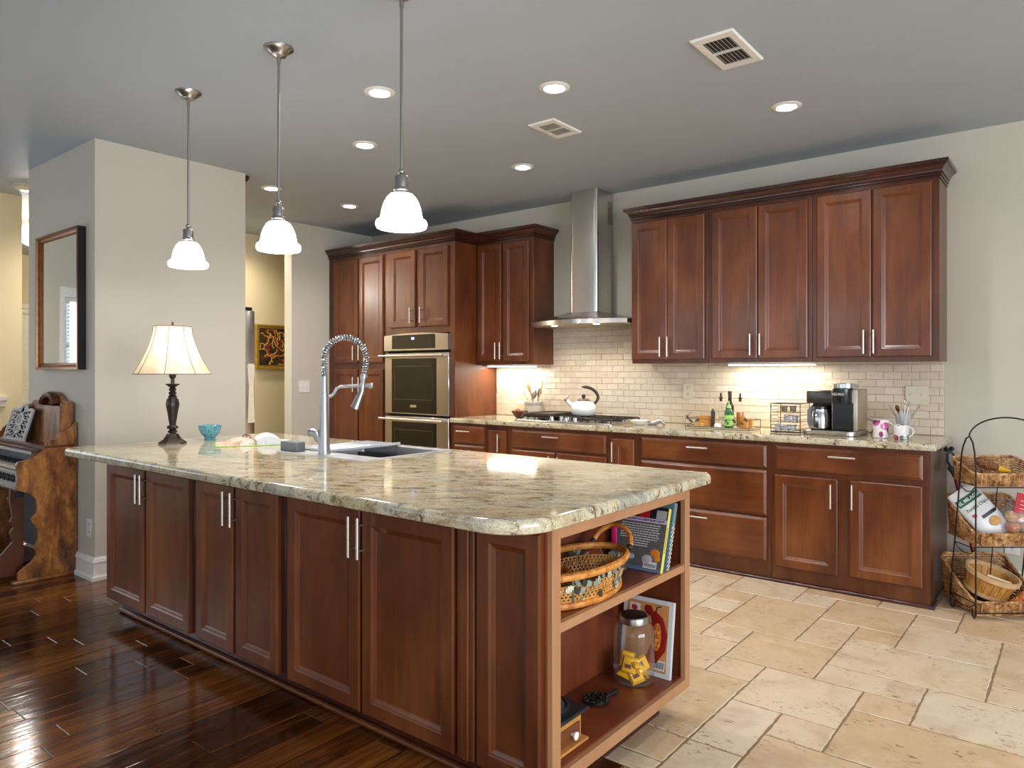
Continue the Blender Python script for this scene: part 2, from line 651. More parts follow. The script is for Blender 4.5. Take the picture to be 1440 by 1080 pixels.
# ---------------------------------------------------------------- setting: floors
XB = -1.2          # wood / stone boundary in front of the island
b = MB()
b.box(-10.6, 4.62, -3.4, 5.3, -0.12, -0.012)
for (xa, xb, ya, yb) in ((-10.5, XB, -3.3, 2.1), (-10.5, -6.08, 2.1, 5.15)):
    pw = 0.128
    n = int((xb - xa) / pw) + 1
    for i in range(n):
        px1 = xb - i * pw
        px0 = max(xa, px1 - pw)
        y = ya - rnd.uniform(0, 0.9)
        while y < yb:
            L = rnd.uniform(0.45, 1.25)
            y0, y1 = max(y, ya), min(y + L, yb)
            if y1 - y0 > 0.03:
                g, h = 0.0007, 0.0032
                b.loops([[(px0 + g, y0 + g, -0.006), (px1 - g, y0 + g, -0.006), (px1 - g, y1 - g, -0.006), (px0 + g, y1 - g, -0.006)],
                         [(px0 + g, y0 + g, -0.002), (px1 - g, y0 + g, -0.002), (px1 - g, y1 - g, -0.002), (px0 + g, y1 - g, -0.002)],
                         [(px0 + h, y0 + h, 0), (px1 - h, y0 + h, 0), (px1 - h, y1 - h, 0), (px0 + h, y1 - h, 0)]], True, False, True)
            y += L
struct('floor', b, M['plank'], smooth=20)

known = [(-5, 14, 2, 2), (-4, 16, 2, 1), (-4, 17, 3, 2), (-3, 15, 1, 1), (-3, 13, 3, 2), (-2, 15, 3, 2), (-4, 13, 1, 1), (-4, 11, 2, 2),
         (-5, 12, 1, 2), (-6, 15, 1, 1), (-7, 12, 2, 3), (-6, 16, 2, 2), (-5, 18, 1, 2), (-4, 19, 1, 1), (-5, 20, 2, 2), (-3, 19, 2, 2),
         (-3, 21, 1, 1), (-2, 21, 3, 2), (-7, 17, 1, 1), (-7, 18, 2, 3), (-6, 21, 1, 1), (-8, 15, 2, 2), (-8, 21, 2, 2), (-6, 22, 2, 1),
         (-4, 22, 2, 1), (-1, 18, 2, 3), (-1, 17, 1, 1), (0, 17, 2, 1)]
occ = {}
tiles = []
for t in known:
    cells = [(t[0] + i, t[1] + j) for i in range(t[2]) for j in range(t[3])]
    if any(c in occ for c in cells): continue
    for c in cells: occ[c] = 1
    tiles.append(t)
for gy in range(-17, 27):
    for gx in range(-30, 24):
        if (gx, gy) in occ: continue
        opts = [(3, 2), (2, 3), (2, 2), (2, 2), (2, 1), (1, 2), (1, 1)]
        rnd.shuffle(opts)
        for sx, sy in opts + [(1, 1)]:
            cells = [(gx + i, gy + j) for i in range(sx) for j in range(sy)]
            if all(c not in occ for c in cells):
                for c in cells: occ[c] = 1
                tiles.append((gx, gy, sx, sy))
                break
b = MB()
gb = MB()
for gx, gy, sx, sy in tiles:
    x0, x1 = (gx - 0.55) * 0.2, (gx + sx - 0.55) * 0.2
    y0, y1 = gy * 0.2, (gy + sy) * 0.2
    for (ax, bx, ay, by) in ((-6.07, 4.5, 2.1, 5.15), (XB, 4.5, -3.3, 2.1)):
        X0, X1, Y0, Y1 = max(x0, ax), min(x1, bx), max(y0, ay), min(y1, by)
        if X1 - X0 < 0.02 or Y1 - Y0 < 0.02: continue
        g = 0.0044
        def ring(ins, z):
            pts = []
            P = [(X0 + g + ins, Y0 + g + ins), (X1 - g - ins, Y0 + g + ins), (X1 - g - ins, Y1 - g - ins), (X0 + g + ins, Y1 - g - ins)]
            rr = random.Random(int(gx * 131 + gy * 17))
            for q in range(4):
                a, c = P[q], P[(q + 1) % 4]
                m = max(2, int(((X1 - X0) if q % 2 == 0 else (Y1 - Y0)) / 0.025))
                for k in range(m):
                    f = k / m
                    jx, jy = (rr.uniform(-1, 1) * 0.0022, rr.uniform(-1, 1) * 0.0022) if k else (0, 0)
                    pts.append((a[0] + (c[0] - a[0]) * f + jx, a[1] + (c[1] - a[1]) * f + jy, z))
            return pts
        b.loops([ring(0, -0.006), ring(0.0, -0.0025), ring(0.003, 0.0)], True, False, True)
struct('floor_stone', b, M['tile'], smooth=15)
gb.box(-6.07, 4.5, 2.1, 5.2, -0.011, -0.003)
gb.box(XB, 4.5, -3.3, 2.1, -0.011, -0.003)
struct('floor_grout', gb, M['grout'])

# ---------------------------------------------------------------- setting: walls, ceiling
YW = 5.15
b = MB(); b.box(-10.6, 4.62, -3.4, 5.3, CEIL, CEIL + 0.1); struct('ceiling', b, M['ceil'])
b = MB(); b.box(-10.6, 4.62, YW, YW + 0.12, 0, CEIL); struct('wall_back', b, M['wall'])
b = MB(); b.box(-6.19, -6.07, 4.135, YW, 0, CEIL); struct('wall_left', b, M['wall'])
YA = 1.885
b = MB()
b.box(-6.03, -4.98, YA, YA + 0.11, 0, CEIL); struct('wall_alcove_front', b, M['wall'])
b = MB(); b.box(-4.98, -4.87, YA, 2.92, 0, CEIL); struct('wall_alcove_right', b, M['wall'])
b = MB(); b.box(-6.03, -5.93, YA + 0.11, 2.92, 0, CEIL); struct('wall_alcove_left', b, M['wall'])
b = MB()
WY0, WY1, WZ0, WZ1 = -0.9, 1.24, 0.92, 1.97
b.box(-7.07, -6.95, -3.3, WY0, 0, CEIL); b.box(-7.07, -6.95, WY1, 1.75, 0, CEIL)
b.box(-7.07, -6.95, WY0 + 0.0005, WY1 - 0.0005, 0, WZ0); b.box(-7.07, -6.95, WY0 + 0.0005, WY1 - 0.0005, WZ1, CEIL)
struct('wall_hall_window', b, M['wall'])
b = MB()
b.box(-7.07, -6.95, 1.7505, 2.124, 0, CEIL)
b.box(-7.07, -6.95, 3.55, YW, 0, CEIL)
struct('wall_hall', b, M['wallwarm'])
b = MB()
b.box(-10.52, -7.071, 2.0, 2.124, 0, CEIL); b.box(-10.52, -7.071, 3.55, 3.67, 0, CEIL)
b.box(-10.52, -10.4, 2.1245, 3.5495, 0, CEIL)
struct('wall_corridor', b, M['wallwarm'])
b = MB()
b.box(4.5, 4.62, -3.3, -2.1, 0, CEIL); b.box(4.5, 4.62, 2.5, YW, 0, CEIL); b.box(4.5, 4.62, -2.099, 2.499, 0, 0.3); b.box(4.5, 4.62, -2.099, 2.499, 2.4, CEIL)
struct('wall_right', b, M['wall'])
b = MB()
b.box(-10.6, -6.0, -3.32, -3.2, 0, CEIL); b.box(-0.8, -0.2, -3.32, -3.2, 0, CEIL); b.box(2.0, 4.6, -3.32, -3.2, 0, CEIL)
b.box(-5.999, -0.801, -3.32, -3.2, 0, 0.5); b.box(-5.999, -0.801, -3.32, -3.2, 2.4, CEIL); b.box(-0.199, 1.999, -3.32, -3.2, 2.3, CEIL)
struct('wall_rear', b, M['wall'])
# hall window with blinds, seen in the mirror
b = MB()
for (ya, yb, za, zb) in ((WY0, WY0 + 0.05, WZ0, WZ1), (WY1 - 0.05, WY1, WZ0, WZ1), (WY0 + 0.05, WY1 - 0.05, WZ0, WZ0 + 0.05), (WY0 + 0.05, WY1 - 0.05, WZ1 - 0.05, WZ1), (WY0 + 0.05, WY1 - 0.05, 1.50, 1.54), (0.15, 0.19, WZ0 + 0.05, WZ1 - 0.05)):
    b.box(-7.05, -6.99, ya, yb, za, zb)
for (ya, yb, za, zb) in ((WY0 - 0.09, WY0, 0.83, 2.06), (WY1, WY1 + 0.06, 0.83, 2.06), (WY0, WY1, 0.83, WZ0), (WY0, WY1, WZ1, 2.06)):
    b.box(-6.95, -6.93, ya, yb, za, zb)
wf = struct('window_1', b, M['white'])
b = MB(); b.box(-7.03, -7.026, WY0 + 0.05, WY1 - 0.05, WZ0 + 0.05, WZ1 - 0.05); b.build('window_glass', M['glass'], wf)
b = MB()
for k in range(28):
    z = 1.915 - k * 0.034
    b.loops([[(-6.985, WY0 + 0.06, z), (-6.950, WY0 + 0.06, z + 0.010), (-6.950, WY0 + 0.06, z + 0.012), (-6.985, WY0 + 0.06, z + 0.002)], [(-6.985, WY1 - 0.06, z), (-6.950, WY1 - 0.06, z + 0.010), (-6.950, WY1 - 0.06, z + 0.012), (-6.985, WY1 - 0.06, z + 0.002)]], True, True, True)
b.build('window_blind', M['white'], wf)
# white six-panel door at the end of the corridor
b = MB()
b.box(-10.40, -10.385, 2.62, 3.34, 0.0, 2.03)
for (za, zb) in ((1.80, 1.97), (1.08, 1.66), (0.2, 0.95)):
    for (ya, yb) in ((2.70, 2.94), (3.03, 3.27)):
        b.panel((ya, yb, za, zb), [(0, 0), (0.01, 0.006), (0.025, 0.002), (0.045, 0.008)], (-10.385, 0, 0), (0, 1, 0), (0, 0, 1), (1, 0, 0), False)
d1 = struct('door_1', b, M['white'])
b = MB()
for (ya, yb, za, zb) in ((2.53, 2.61, 0, 2.05), (3.35, 3.43, 0, 2.05)):
    b.box(-10.40, -10.375, ya, yb, za, zb)
b.sweep([(-10.4, 2.5), (-10.4, 3.46)], [(0, 2.05), (0.02, 2.05), (0.025, 2.10), (0.045, 2.11), (0.06, 2.15), (0.07, 2.17), (0, 2.17)])
b.build('door_casing', M['white'], d1)
b = MB(); b.sphere((-10.34, 2.69, 0.96), 0.03); b.cyl((-10.39, 2.69, 0.96), (-10.35, 2.69, 0.96), 0.012); b.build('door_knob', M['nickel'], d1)
# moulded ledge on the hall wall
b = MB(); b.sweep([(-6.95, 1.36), (-6.95, 2.01)], [(0, 1.03), (0.015, 1.03), (0.02, 1.07), (0.05, 1.08), (0.055, 1.11), (0, 1.11)]); struct('trim_2', b, M['white'])

BBP = [(0, 0), (0.028, 0), (0.028, 0.022), (0.016, 0.03), (0.014, 0.105), (0.02, 0.112), (0.012, 0.135), (0.006, 0.142), (0, 0.142)]
b = MB(); b.sweep([(-6.03, YA), (-4.87, YA), (-4.87, 2.92)], BBP); struct('baseboard_left', b, M['white'])
b = MB(); b.sweep([(-0.63, YW), (4.5, YW)], BBP); struct('baseboard_back', b, M['white'])

# tumbled stone backsplash: individual bricks of one wall surface
b = MB()
b.box(-4.30, -0.683, YW - 0.006, YW, 0.90, 1.72)
sb = MB()
rows = 0
z = 0.917
bh, bl = 0.0495, 0.104
while z < 1.72:
    off = (rows % 2) * bl / 2 + rnd.uniform(-0.006, 0.006)
    x = -4.30 - off
    while x < -0.683:
        x0, x1 = max(x, -4.30), min(x + bl, -0.683)
        hood_gap = (x1 > -3.66 and x0 < -2.69)
        ztop = 1.71 if hood_gap else 1.395
        if x1 - x0 > 0.012 and z + bh < ztop + 0.03:
            d = 0.010 + rnd.uniform(-0.0012, 0.0022)
            g = 0.0011
            yb_ = YW - 0.005
            yf = YW - d
            c = 0.0028
            def rg(i, y): return [(x0 + g + i, y, z + g + i), (x1 - g - i, y, z + g + i), (x1 - g - i, y, z + bh - g - i), (x0 + g + i, y, z + bh - g - i)]
            sb.loops([rg(0, yb_), rg(0, yf + c * 0.7), rg(c, yf)], True, False, True)
        x += bl
    z += bh
    rows += 1
bs = struct('wall_backsplash', sb, M['splash'], smooth=25)
g_ = b.build('wall_grout', M['grout2'], bs)

# ---------------------------------------------------------------- cabinet parts
DR = [(0, 0.020), (0, 0.0045), (0.0035, 0.0015), (0.006, 0.0), (0.050, 0.0), (0.054, 0.002), (0.057, 0.0055), (0.066, 0.0095), (0.070, 0.0125)]
DW = [(0, 0.020), (0, 0.011), (0.004, 0.0085), (0.012, 0.0035), (0.014, 0.001), (0.016, 0.0)]


def door(x0, x1, z0, z1, y, parent, mat=None, hx=None, hz=None, rings=None, name='door', grain=None):
    b = MB()
    b.panel((x0, x1, z0, z1), rings or DR, (0, y, 0), (1, 0, 0), (0, 0, 1), (0, 1, 0))
    o = b.build(name, mat or M['wood'], parent, smooth=25)
    if hx is not None: pull_v(hx, hz, y, o)
    return o


def pull_v(x, z, y, parent, L=0.145):
    b = MB()
    b.cyl((x, y - 0.033, z - L / 2), (x, y - 0.033, z + L / 2), 0.006, n=12)
    for s in (-1, 1): b.cyl((x, y + 0.001, z + s * L * 0.31), (x, y - 0.033, z + s * L * 0.31), 0.0042, n=8)
    return b.build('handle', M['pull'], parent)


def drawer(x0, x1, z0, z1, y, parent, hx=None, hz=None, L=0.15):
    b = MB()
    b.panel((x0, x1, z0, z1), DW, (0, y, 0), (1, 0, 0), (0, 0, 1), (0, 1, 0))
    o = b.build('drawer', M['woodx'], parent, smooth=25)
    hx = (x0 + x1) / 2 if hx is None else hx
    hz = (z0 + z1) / 2 if hz is None else hz
    b = MB()
    b.cyl((hx - L / 2, y - 0.033, hz), (hx + L / 2, y - 0.033, hz), 0.006, n=12)
    for s in (-1, 1): b.cyl((hx + s * L * 0.31, y + 0.001, hz), (hx + s * L * 0.31, y - 0.033, hz), 0.0042, n=8)
    b.build('handle', M['pull'], o)
    return o


def cab(name, label, x0, x1, y0, y1, z0, z1, cat='cabinet', group=None, gap=0.0008, hollow=False):
    t = thing(name, label, cat, ((x0 + x1) / 2, (y0 + y1) / 2, z0), group=group)
    b = MB()
    if hollow:
        x0, x1 = x0 + gap, x1 - gap
        b.box(x0, x1, y0, y0 + 0.02, z0, z1, 0.0012); b.box(x0, x1, y1 - 0.02, y1, z0, z1, 0.0012)
        b.box(x0, x0 + 0.018, y0 + 0.0205, y1 - 0.0205, z0, z1); b.box(x1 - 0.018, x1, y0 + 0.0205, y1 - 0.0205, z0, z1)
        b.box(x0 + 0.0185, x1 - 0.0185, y0 + 0.0205, y1 - 0.0205, z0, z0 + 0.018)
    else: b.box(x0 + gap, x1 - gap, y0, y1, z0, z1, 0.0012)
    b.build('carcass', M['crown'] if hollow else M['frame'], t)  # hollow island carcass takes darker wood, shadow between doors put into the colour
    return t


YB, YD = 4.545, 4.525
c = cab('base_cabinet', 'short base cabinet of three drawers beside the double oven', -4.30, -3.905, YB, YW - 0.001, 0, 0.874)
for za, zb in ((0.705, 0.852), (0.41, 0.688), (0.115, 0.392)): drawer(-4.265, -3.92, za, zb, YD, c, -4.13, zb - 0.045)
c = cab('base_cabinet', 'slim base cabinet with one narrow door left of the cooktop drawer', -3.905, -3.655, YB, YW - 0.001, 0, 0.874)
door(-3.874, -3.687, 0.115, 0.83, YD, c, hx=-3.748, hz=0.733)
c = cab('base_cabinet', 'wide drawer base cabinet under the gas cooktop', -3.655, -2.715, YB, YW - 0.001, 0, 0.874)
drawer(-3.626, -2.741, 0.707, 0.847, YD, c, -3.22, 0.808)
door(-3.626, -3.20, 0.115, 0.686, YD, c, hx=-3.235, hz=0.59)
door(-3.19, -2.741, 0.115, 0.686, YD, c, hx=-3.155, hz=0.59)
c = cab('base_cabinet', 'slim base cabinet with one narrow door right of the cooktop drawer', -2.715, -2.485, YB, YW - 0.001, 0, 0.874)
door(-2.692, -2.511, 0.115, 0.829, YD, c, hx=-2.672, hz=0.733)
c = cab('base_cabinet', 'wide base cabinet of three stacked drawers behind the island bookcase', -2.485, -1.54, YB, YW - 0.001, 0, 0.874)
for za, zb, hz in ((0.708, 0.850, 0.807), (0.408, 0.689, 0.645), (0.115, 0.39, 0.346)): drawer(-2.457, -1.570, za, zb, YD, c, -2.02, hz)
c = cab('base_cabinet', 'end base cabinet with one drawer over two doors beside the basket stand', -1.54, -0.668, YB, YW - 0.001, 0, 0.874)
drawer(-1.514, -0.704, 0.708, 0.850, YD, c, -1.118, 0.807)
door(-1.518, -1.148, 0.10, 0.673, YD, c, hx=-1.180, hz=0.572)
door(-1.080, -0.706, 0.108, 0.673, YD, c, hx=-1.063, hz=0.58)
b = MB()
b.sweep([(-4.30, YB), (-0.668, YB), (-0.668, YW)], [(0, 0), (0.02, 0), (0.019, 0.008), (0.014, 0.015), (0.006, 0.020), (0, 0.020)])
struct('trim_1', b, M['crown'])

t = tag(None or MB().box(-4.299, -0.637, 4.508, YW - 0.001, 0.875, 0.915, 0.008, 3).build('worktop', M['granite2'], flat=True), 'long speckled granite worktop along the tiled back wall', 'worktop')

# tall cabinets on the left
YT, YTD = 4.58, 4.56
c = cab('pantry_cabinet', 'tall pantry cabinet of four doors against the left wall', -6.068, -5.20, YT, YW - 0.001, 0, 2.462)
door(-5.975, -5.600, 1.402, 2.43, YTD, c, hx=-5.632, hz=1.50)
door(-5.575, -5.225, 1.402, 2.43, YTD, c, hx=-5.545, hz=1.50)
door(-5.975, -5.600, 0.13, 1.341, YTD, c, hx=-5.632, hz=1.19)
door(-5.575, -5.225, 0.13, 1.341, YTD, c, hx=-5.545, hz=1.19)
c = thing('oven_cabinet', 'tall oven cabinet with two doors above the double oven', 'cabinet', (-4.75, 4.85, 0))
b = MB()
b.box(-5.199, -5.165, YT, YW - 0.001, 0, 2.462); b.box(-4.352, -4.301, YT, YW - 0.001, 0, 2.462)
b.box(-5.165, -4.352, YT, YW - 0.001, 1.665, 2.462); b.box(-5.165, -4.352, YT, YW - 0.001, 0, 0.3)
b.box(-5.165, -4.352, YW - 0.03, YW - 0.001, 0.3, 1.665)
b.build('carcass', M['wood'], c)
door(-5.119, -4.784, 1.724, 2.43, YTD, c, hx=-4.822, hz=1.83)
door(-4.725, -4.378, 1.724, 2.43, YTD, c, hx=-4.690, hz=1.83)
drawer(-5.119, -4.378, 0.06, 0.26, YTD, c)

ov = thing('double_oven', 'built-in stainless double wall oven with black glass doors', 'oven', (-4.76, 4.7, 0.3))
b = MB(); b.box(-5.163, -4.354, YT + 0.003, 5.10, 0.302, 1.662); b.build('body', M['dark'], ov)
b = MB()
top = [(-5.174 + 0.829 * k / 16, 1.650 + 0.018 * math.sin(PI * k / 16)) for k in range(17)]
b.prism([(-5.174, 1.51)] + top + [(-4.345, 1.51)], 'y', 4.535, YT)
cp = b.build('control_panel', M['steelx'], ov)
b = MB(); b.prism([(-5.062, 1.525), (-4.50, 1.525), (-4.50, 1.645), (-4.51, 1.652), (-5.05, 1.652), (-5.062, 1.645)], 'y', 4.532, 4.536); b.build('display_glass', M['blackglass'], cp)
b = MB(); b.box(-4.80, -4.762, 4.5312, 4.5322, 1.607, 1.628)
b.build('display', emit('oven_clock', (0.12, 0.16, 1.0), 2.5), cp)


def oven_door(z0, z1, name):
    b = MB(); b.box(-5.174, -4.345, 4.545, YT + 0.002, z0, z1, 0.004)
    d = b.build(name, M['steelx'], ov)
    b = MB(); b.box(-5.076, -4.493, 4.5425, 4.5452, z0 + 0.012, z1 - 0.05); b.build('glass', M['blackglass'], d)
    b = MB()
    zt, zl = z1 - 0.12, z1 - 0.43
    b.panel((-5.039, -4.538, zl, zt), [(0, 0.0), (0.004, -0.0008), (0.008, 0.0002), (0.014, 0.0004)], (0, 4.5425, 0), (1, 0, 0), (0, 0, 1), (0, 1, 0), False)
    b.build('oven_window', plain('oven_window_glass', srgb(66, 54, 36), 0.05, 0, 0.8), d)  # paler brown stands in for the room reflected in the glass
    b = MB()
    zh = z1 - 0.026
    b.cyl((-5.205, 4.498, zh), (-4.375, 4.498, zh), 0.0115, n=14)
    for x in (-5.14, -4.42): b.box(x - 0.03, x + 0.03, 4.50, 4.546, zh - 0.009, zh + 0.009, 0.003)
    b.build('handle', M['pull'], d)
    return d


dd = oven_door(0.925, 1.487, 'upper_door')
b = MB(); b.box(-4.825, -4.748, 4.5415, 4.543, 0.990, 1.012); b.build('badge', M['pull'], dd)
oven_door(0.34, 0.905, 'lower_door')

# wall cabinets
YU, YUD = 4.855, 4.835
WU = [('wall_cabinet', 'left of the three wall cabinets in the run right of the hood', -2.705, -2.09, (-2.701, -2.411), (-2.406, -2.118), -2.451, -2.391),
      ('wall_cabinet', 'middle of the three wall cabinets in the run right of the hood', -2.09, -1.383, (-2.062, -1.741), (-1.734, -1.411), -1.778, -1.712),
      ('wall_cabinet', 'right end wall cabinet above the coffee maker and mugs', -1.383, -0.668, (-1.354, -1.033), (-1.023, -0.706), -1.069, -1.013),
      ('wall_cabinet', 'two-door wall cabinet between the oven cabinet and the hood', -4.30, -3.645, (-4.262, -3.994), (-3.974, -3.690), -4.035, -3.982)]
for nm, lb, x0, x1, a, d, h1, h2 in WU:
    c = cab(nm, lb, x0, x1, YU, YW - 0.001, 1.376, 2.462)
    door(a[0], a[1], 1.405, 2.442, YUD, c, hx=h1, hz=1.498)
    door(d[0], d[1], 1.405, 2.442, YUD, c, hx=h2, hz=1.498)

CRP = [(0, 2.455), (0.006, 2.455), (0.006, 2.464), (0.002, 2.467), (0.002, 2.470), (0.012, 2.472), (0.012, 2.482), (0.007, 2.485), (0.007, 2.488), (0.018, 2.490),
       (0.019, 2.499), (0.024, 2.511), (0.034, 2.523), (0.043, 2.529), (0.043, 2.533), (0.052, 2.535), (0.053, 2.555), (0, 2.555)]
b = MB(); b.sweep([(-2.705, YW - 0.001), (-2.705, YU), (-0.668, YU), (-0.668, YW - 0.001)], CRP)
tag(b.build('crown_molding', M['crown'], smooth=18), 'dark crown molding on top of the three wall cabinets right of the hood', 'crown molding')
b = MB(); b.sweep([(-6.069, YT), (-4.30, YT), (-4.30, YU), (-3.645, YU), (-3.645, YW - 0.001)], CRP)
tag(b.build('crown_molding', M['crown'], smooth=18), 'stepped crown molding over pantry, oven cabinet and short wall cabinet', 'crown molding')

# under-cabinet lights
def strip_light(x0, x1, y, label, p):
    t = thing('under_cabinet_light', label, 'light', ((x0 + x1) / 2, y, 1.376))
    b = MB(); b.box(x0, x1, y - 0.03, y + 0.03, 1.362, 1.3755, 0.002); b.build('housing', M['white'], t)
    b = MB(); b.box(x0 + 0.01, x1 - 0.01, y - 0.031, y + 0.02, 1.3575, 1.3622); b.build('diffuser', M['strip'], t)
    light('under_cabinet_lamp', 'AREA', ((x0 + x1) / 2, y, 1.352), p, (1, 0.90, 0.74), (0, 0, 0), x1 - x0, 0.05)


strip_light(-4.28, -3.74, 5.01, 'lit slim light bar under the wall cabinet left of the hood', 3.0)
strip_light(-2.00, -1.40, 5.00, 'lit slim light bar under the middle wall cabinet', 3.0)

# ---------------------------------------------------------------- island
IY = 1.67
I1 = 2.575
def icab(label, x0, x1, d1, d2, h1, h2):
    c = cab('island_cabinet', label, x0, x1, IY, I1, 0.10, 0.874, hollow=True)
    for a, h in ((d1, h1), (d2, h2)):
        door(a[0], a[1], 0.10, 0.822, 1.65, c, hx=h, hz=0.728)
    return c


icab('island cabinet of two doors at the far end nearest the lamp', -4.13, -3.21, (-4.117, -3.682), (-3.661, -3.234), -3.701, -3.651)
icab('narrow middle island cabinet of two doors', -3.21, -2.49, (-3.167, -2.853), (-2.834, -2.522), -2.877, -2.818)
icab('largest island cabinet of two doors next to the bookcase end', -2.49, -1.552, (-2.456, -2.016), (-2.004, -1.558), -2.036, -1.986)
bc = thing('island_bookcase', 'open bookcase with one shelf at the island end facing right', 'bookcase', (-1.34, 2.12, 0.10))
b = MB()
b.box(-1.552, -1.468, IY, I1, 0.10, 0.874)
b.box(-1.468, -1.21, IY, IY + 0.022, 0.10, 0.874); b.box(-1.468, -1.21, 2.553, I1, 0.10, 0.874)
b.box(-1.468, -1.21, IY + 0.02, 2.555, 0.845, 0.874)
b.box(-1.468, -1.21, IY + 0.02, 2.555, 0.10, 0.1445)
b.build('carcass', M['woodin'], bc)
b = MB()
b.box(-1.467, -1.212, IY + 0.022, 2.553, 0.552, 0.577)
sh = b.build('shelf', M['woodin'], bc)
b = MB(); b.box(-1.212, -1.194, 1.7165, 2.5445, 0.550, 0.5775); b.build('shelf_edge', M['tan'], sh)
b = MB()
O, Uu, Vv, Ww = (-1.19, 0, 0), (0, 1, 0), (0, 0, 1), (-1, 0, 0)
y0, y1, z0, z1, a0, a1, c0, c1 = 1.674, 2.585, 0.10, 0.874, 1.716, 2.545, 0.140, 0.826
for xa, xb in ((-1.21, -1.19),):
    b.box(xa, xb, y0, a0, z0, z1, 0.0015); b.box(xa, xb, a1, y1, z0, z1, 0.0015)
    b.box(xa, xb, a0, a1, z0, c0, 0.0015); b.box(xa, xb, a0, a1, c1, z1, 0.0015)
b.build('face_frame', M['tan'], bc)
door(-1.463, -1.219, 0.10, 0.845, 1.65, bc, name='side_panel')
b = MB(); b.box(-1.547, -1.474, 1.655, IY, 0.10, 0.872, 0.004); b.box(-1.528, -1.493, 1.648, 1.656, 0.10, 0.872, 0.004); b.build('pilaster', M['wood'], bc, smooth=25)
b = MB()
b.box(-4.115, -1.275, 1.735, 2.50, 0, 0.0995)
struct('trim_3', b, M['crown'])
b = MB(); b.tube([(-4.125, 1.728, 0.013), (-1.27, 1.728, 0.013)], 0.012, 10); b.box(-4.125, -1.27, 1.728, 1.735, 0, 0.02); struct('trim_4', b, M['wood'])

# island worktop with sink cut-out
b = MB()
out = rrect(-4.195, -1.135, 1.455, 2.695, (0.07, 0.15, 0.05, 0.06), 8)
def inset(poly, d):
    n = len(poly)
    r = []
    for i in range(n):
        p0, p1, p2 = Vector(poly[i - 1]), Vector(poly[i]), Vector(poly[(i + 1) % n])
        e0 = (p1 - p0).normalized(); e1 = (p2 - p1).normalized()
        nn = Vector((-e0.y - e1.y, e0.x + e1.x))
        nn = nn.normalized() if nn.length > 1e-6 else Vector((-e0.y, e0.x))
        r.append((p1.x + nn.x * d, p1.y + nn.y * d))
    return r
prof = [(0.03, 0.875), (0.006, 0.875), (0.0015, 0.878), (0, 0.884), (0, 0.900), (0.002, 0.908), (0.006, 0.9125), (0.012, 0.915)]
rings = [[(x, y, z) for x, y in (inset(out, d) if d else out)] for d, z in prof]
b.loops(rings)
topv = rings[-1]
hole = [(-3.15, 2.085, 0.915), (-2.51, 2.085, 0.915), (-2.51, 2.615, 0.915), (-3.15, 2.615, 0.915)]
bm = b.bm
def fill(loopA, loopB):
    va = [bm.verts.new(p) for p in loopA]
    vb = [bm.verts.new(p) for p in loopB]
    ed = []
    for L in (va, vb):
        for i in range(len(L)): ed.append(bm.edges.new((L[i], L[(i + 1) % len(L)])))
    bmesh.ops.triangle_fill(bm, use_beauty=True, use_dissolve=False, edges=ed)
fill(topv, hole)
b.loops([hole, [(x, y, 0.875) for x, y, z in hole]])
fill(rings[0], [(x, y, 0.875) for x, y, z in hole])
tag(b.build('island_worktop', M['granite'], smooth=30, flat=True), 'large mottled granite island worktop with rounded near corner', 'worktop')

# ---------------------------------------------------------------- ceiling fixtures
def pendant(x, y, label):
    t = thing('pendant_light', label, 'pendant light', (x, y, CEIL), group='pendant lights over the island')
    b = MB(); b.lathe([(0, -0.045), (0.012, -0.045), (0.02, -0.040), (0.034, -0.036), (0.036, -0.030), (0.058, -0.010), (0.066, -0.006), (0.067, -0.0005), (0, -0.0005)], n=28)
    b.cyl((0, 0, -0.075), (0, 0, -0.04), 0.0085)
    b.build('canopy', M['nickel'], t, world=False)
    b = MB(); b.cyl((0, 0, -0.70), (0, 0, -0.06), 0.0058, n=12)
    b.build('rod', M['nickel'], t, world=False)
    b = MB(); b.sphere((0, 0, -0.705), 0.0135, 16, 10); b.cyl((0, 0, -0.73), (0, 0, -0.71), 0.008)
    b.lathe([(0, -0.722), (0.024, -0.722), (0.026, -0.728), (0.026, -0.766), (0.029, -0.768), (0.031, -0.776), (0.028, -0.782), (0.036, -0.792), (0, -0.792)], n=24)
    b.build('socket', M['nickel'], t, world=False)
    b = MB()
    b.lathe([(0.030, -0.789), (0.044, -0.793), (0.056, -0.806), (0.067, -0.826), (0.075, -0.850), (0.0795, -0.876), (0.083, -0.887), (0.094, -0.893), (0.0985, -0.902),
             (0.0985, -0.912), (0.094, -0.921), (0.090, -0.922), (0.088, -0.915), (0.076, -0.890), (0.066, -0.845), (0.05, -0.81), (0.03, -0.795)], n=36)
    b.build('glass_shade', M['shade'], t, world=False)
    light('pendant_lamp', 'POINT', (x, y, CEIL - 0.90), 7, LED, radius=0.05)


pendant(-3.692, 1.885, 'bell-shaped white glass pendant light at the far end, above the table lamp')
pendant(-2.868, 1.885, 'bell-shaped white glass pendant light in the middle of the row of three')
pendant(-2.051, 1.885, 'bell-shaped white glass pendant light nearest the viewer, largest of three')

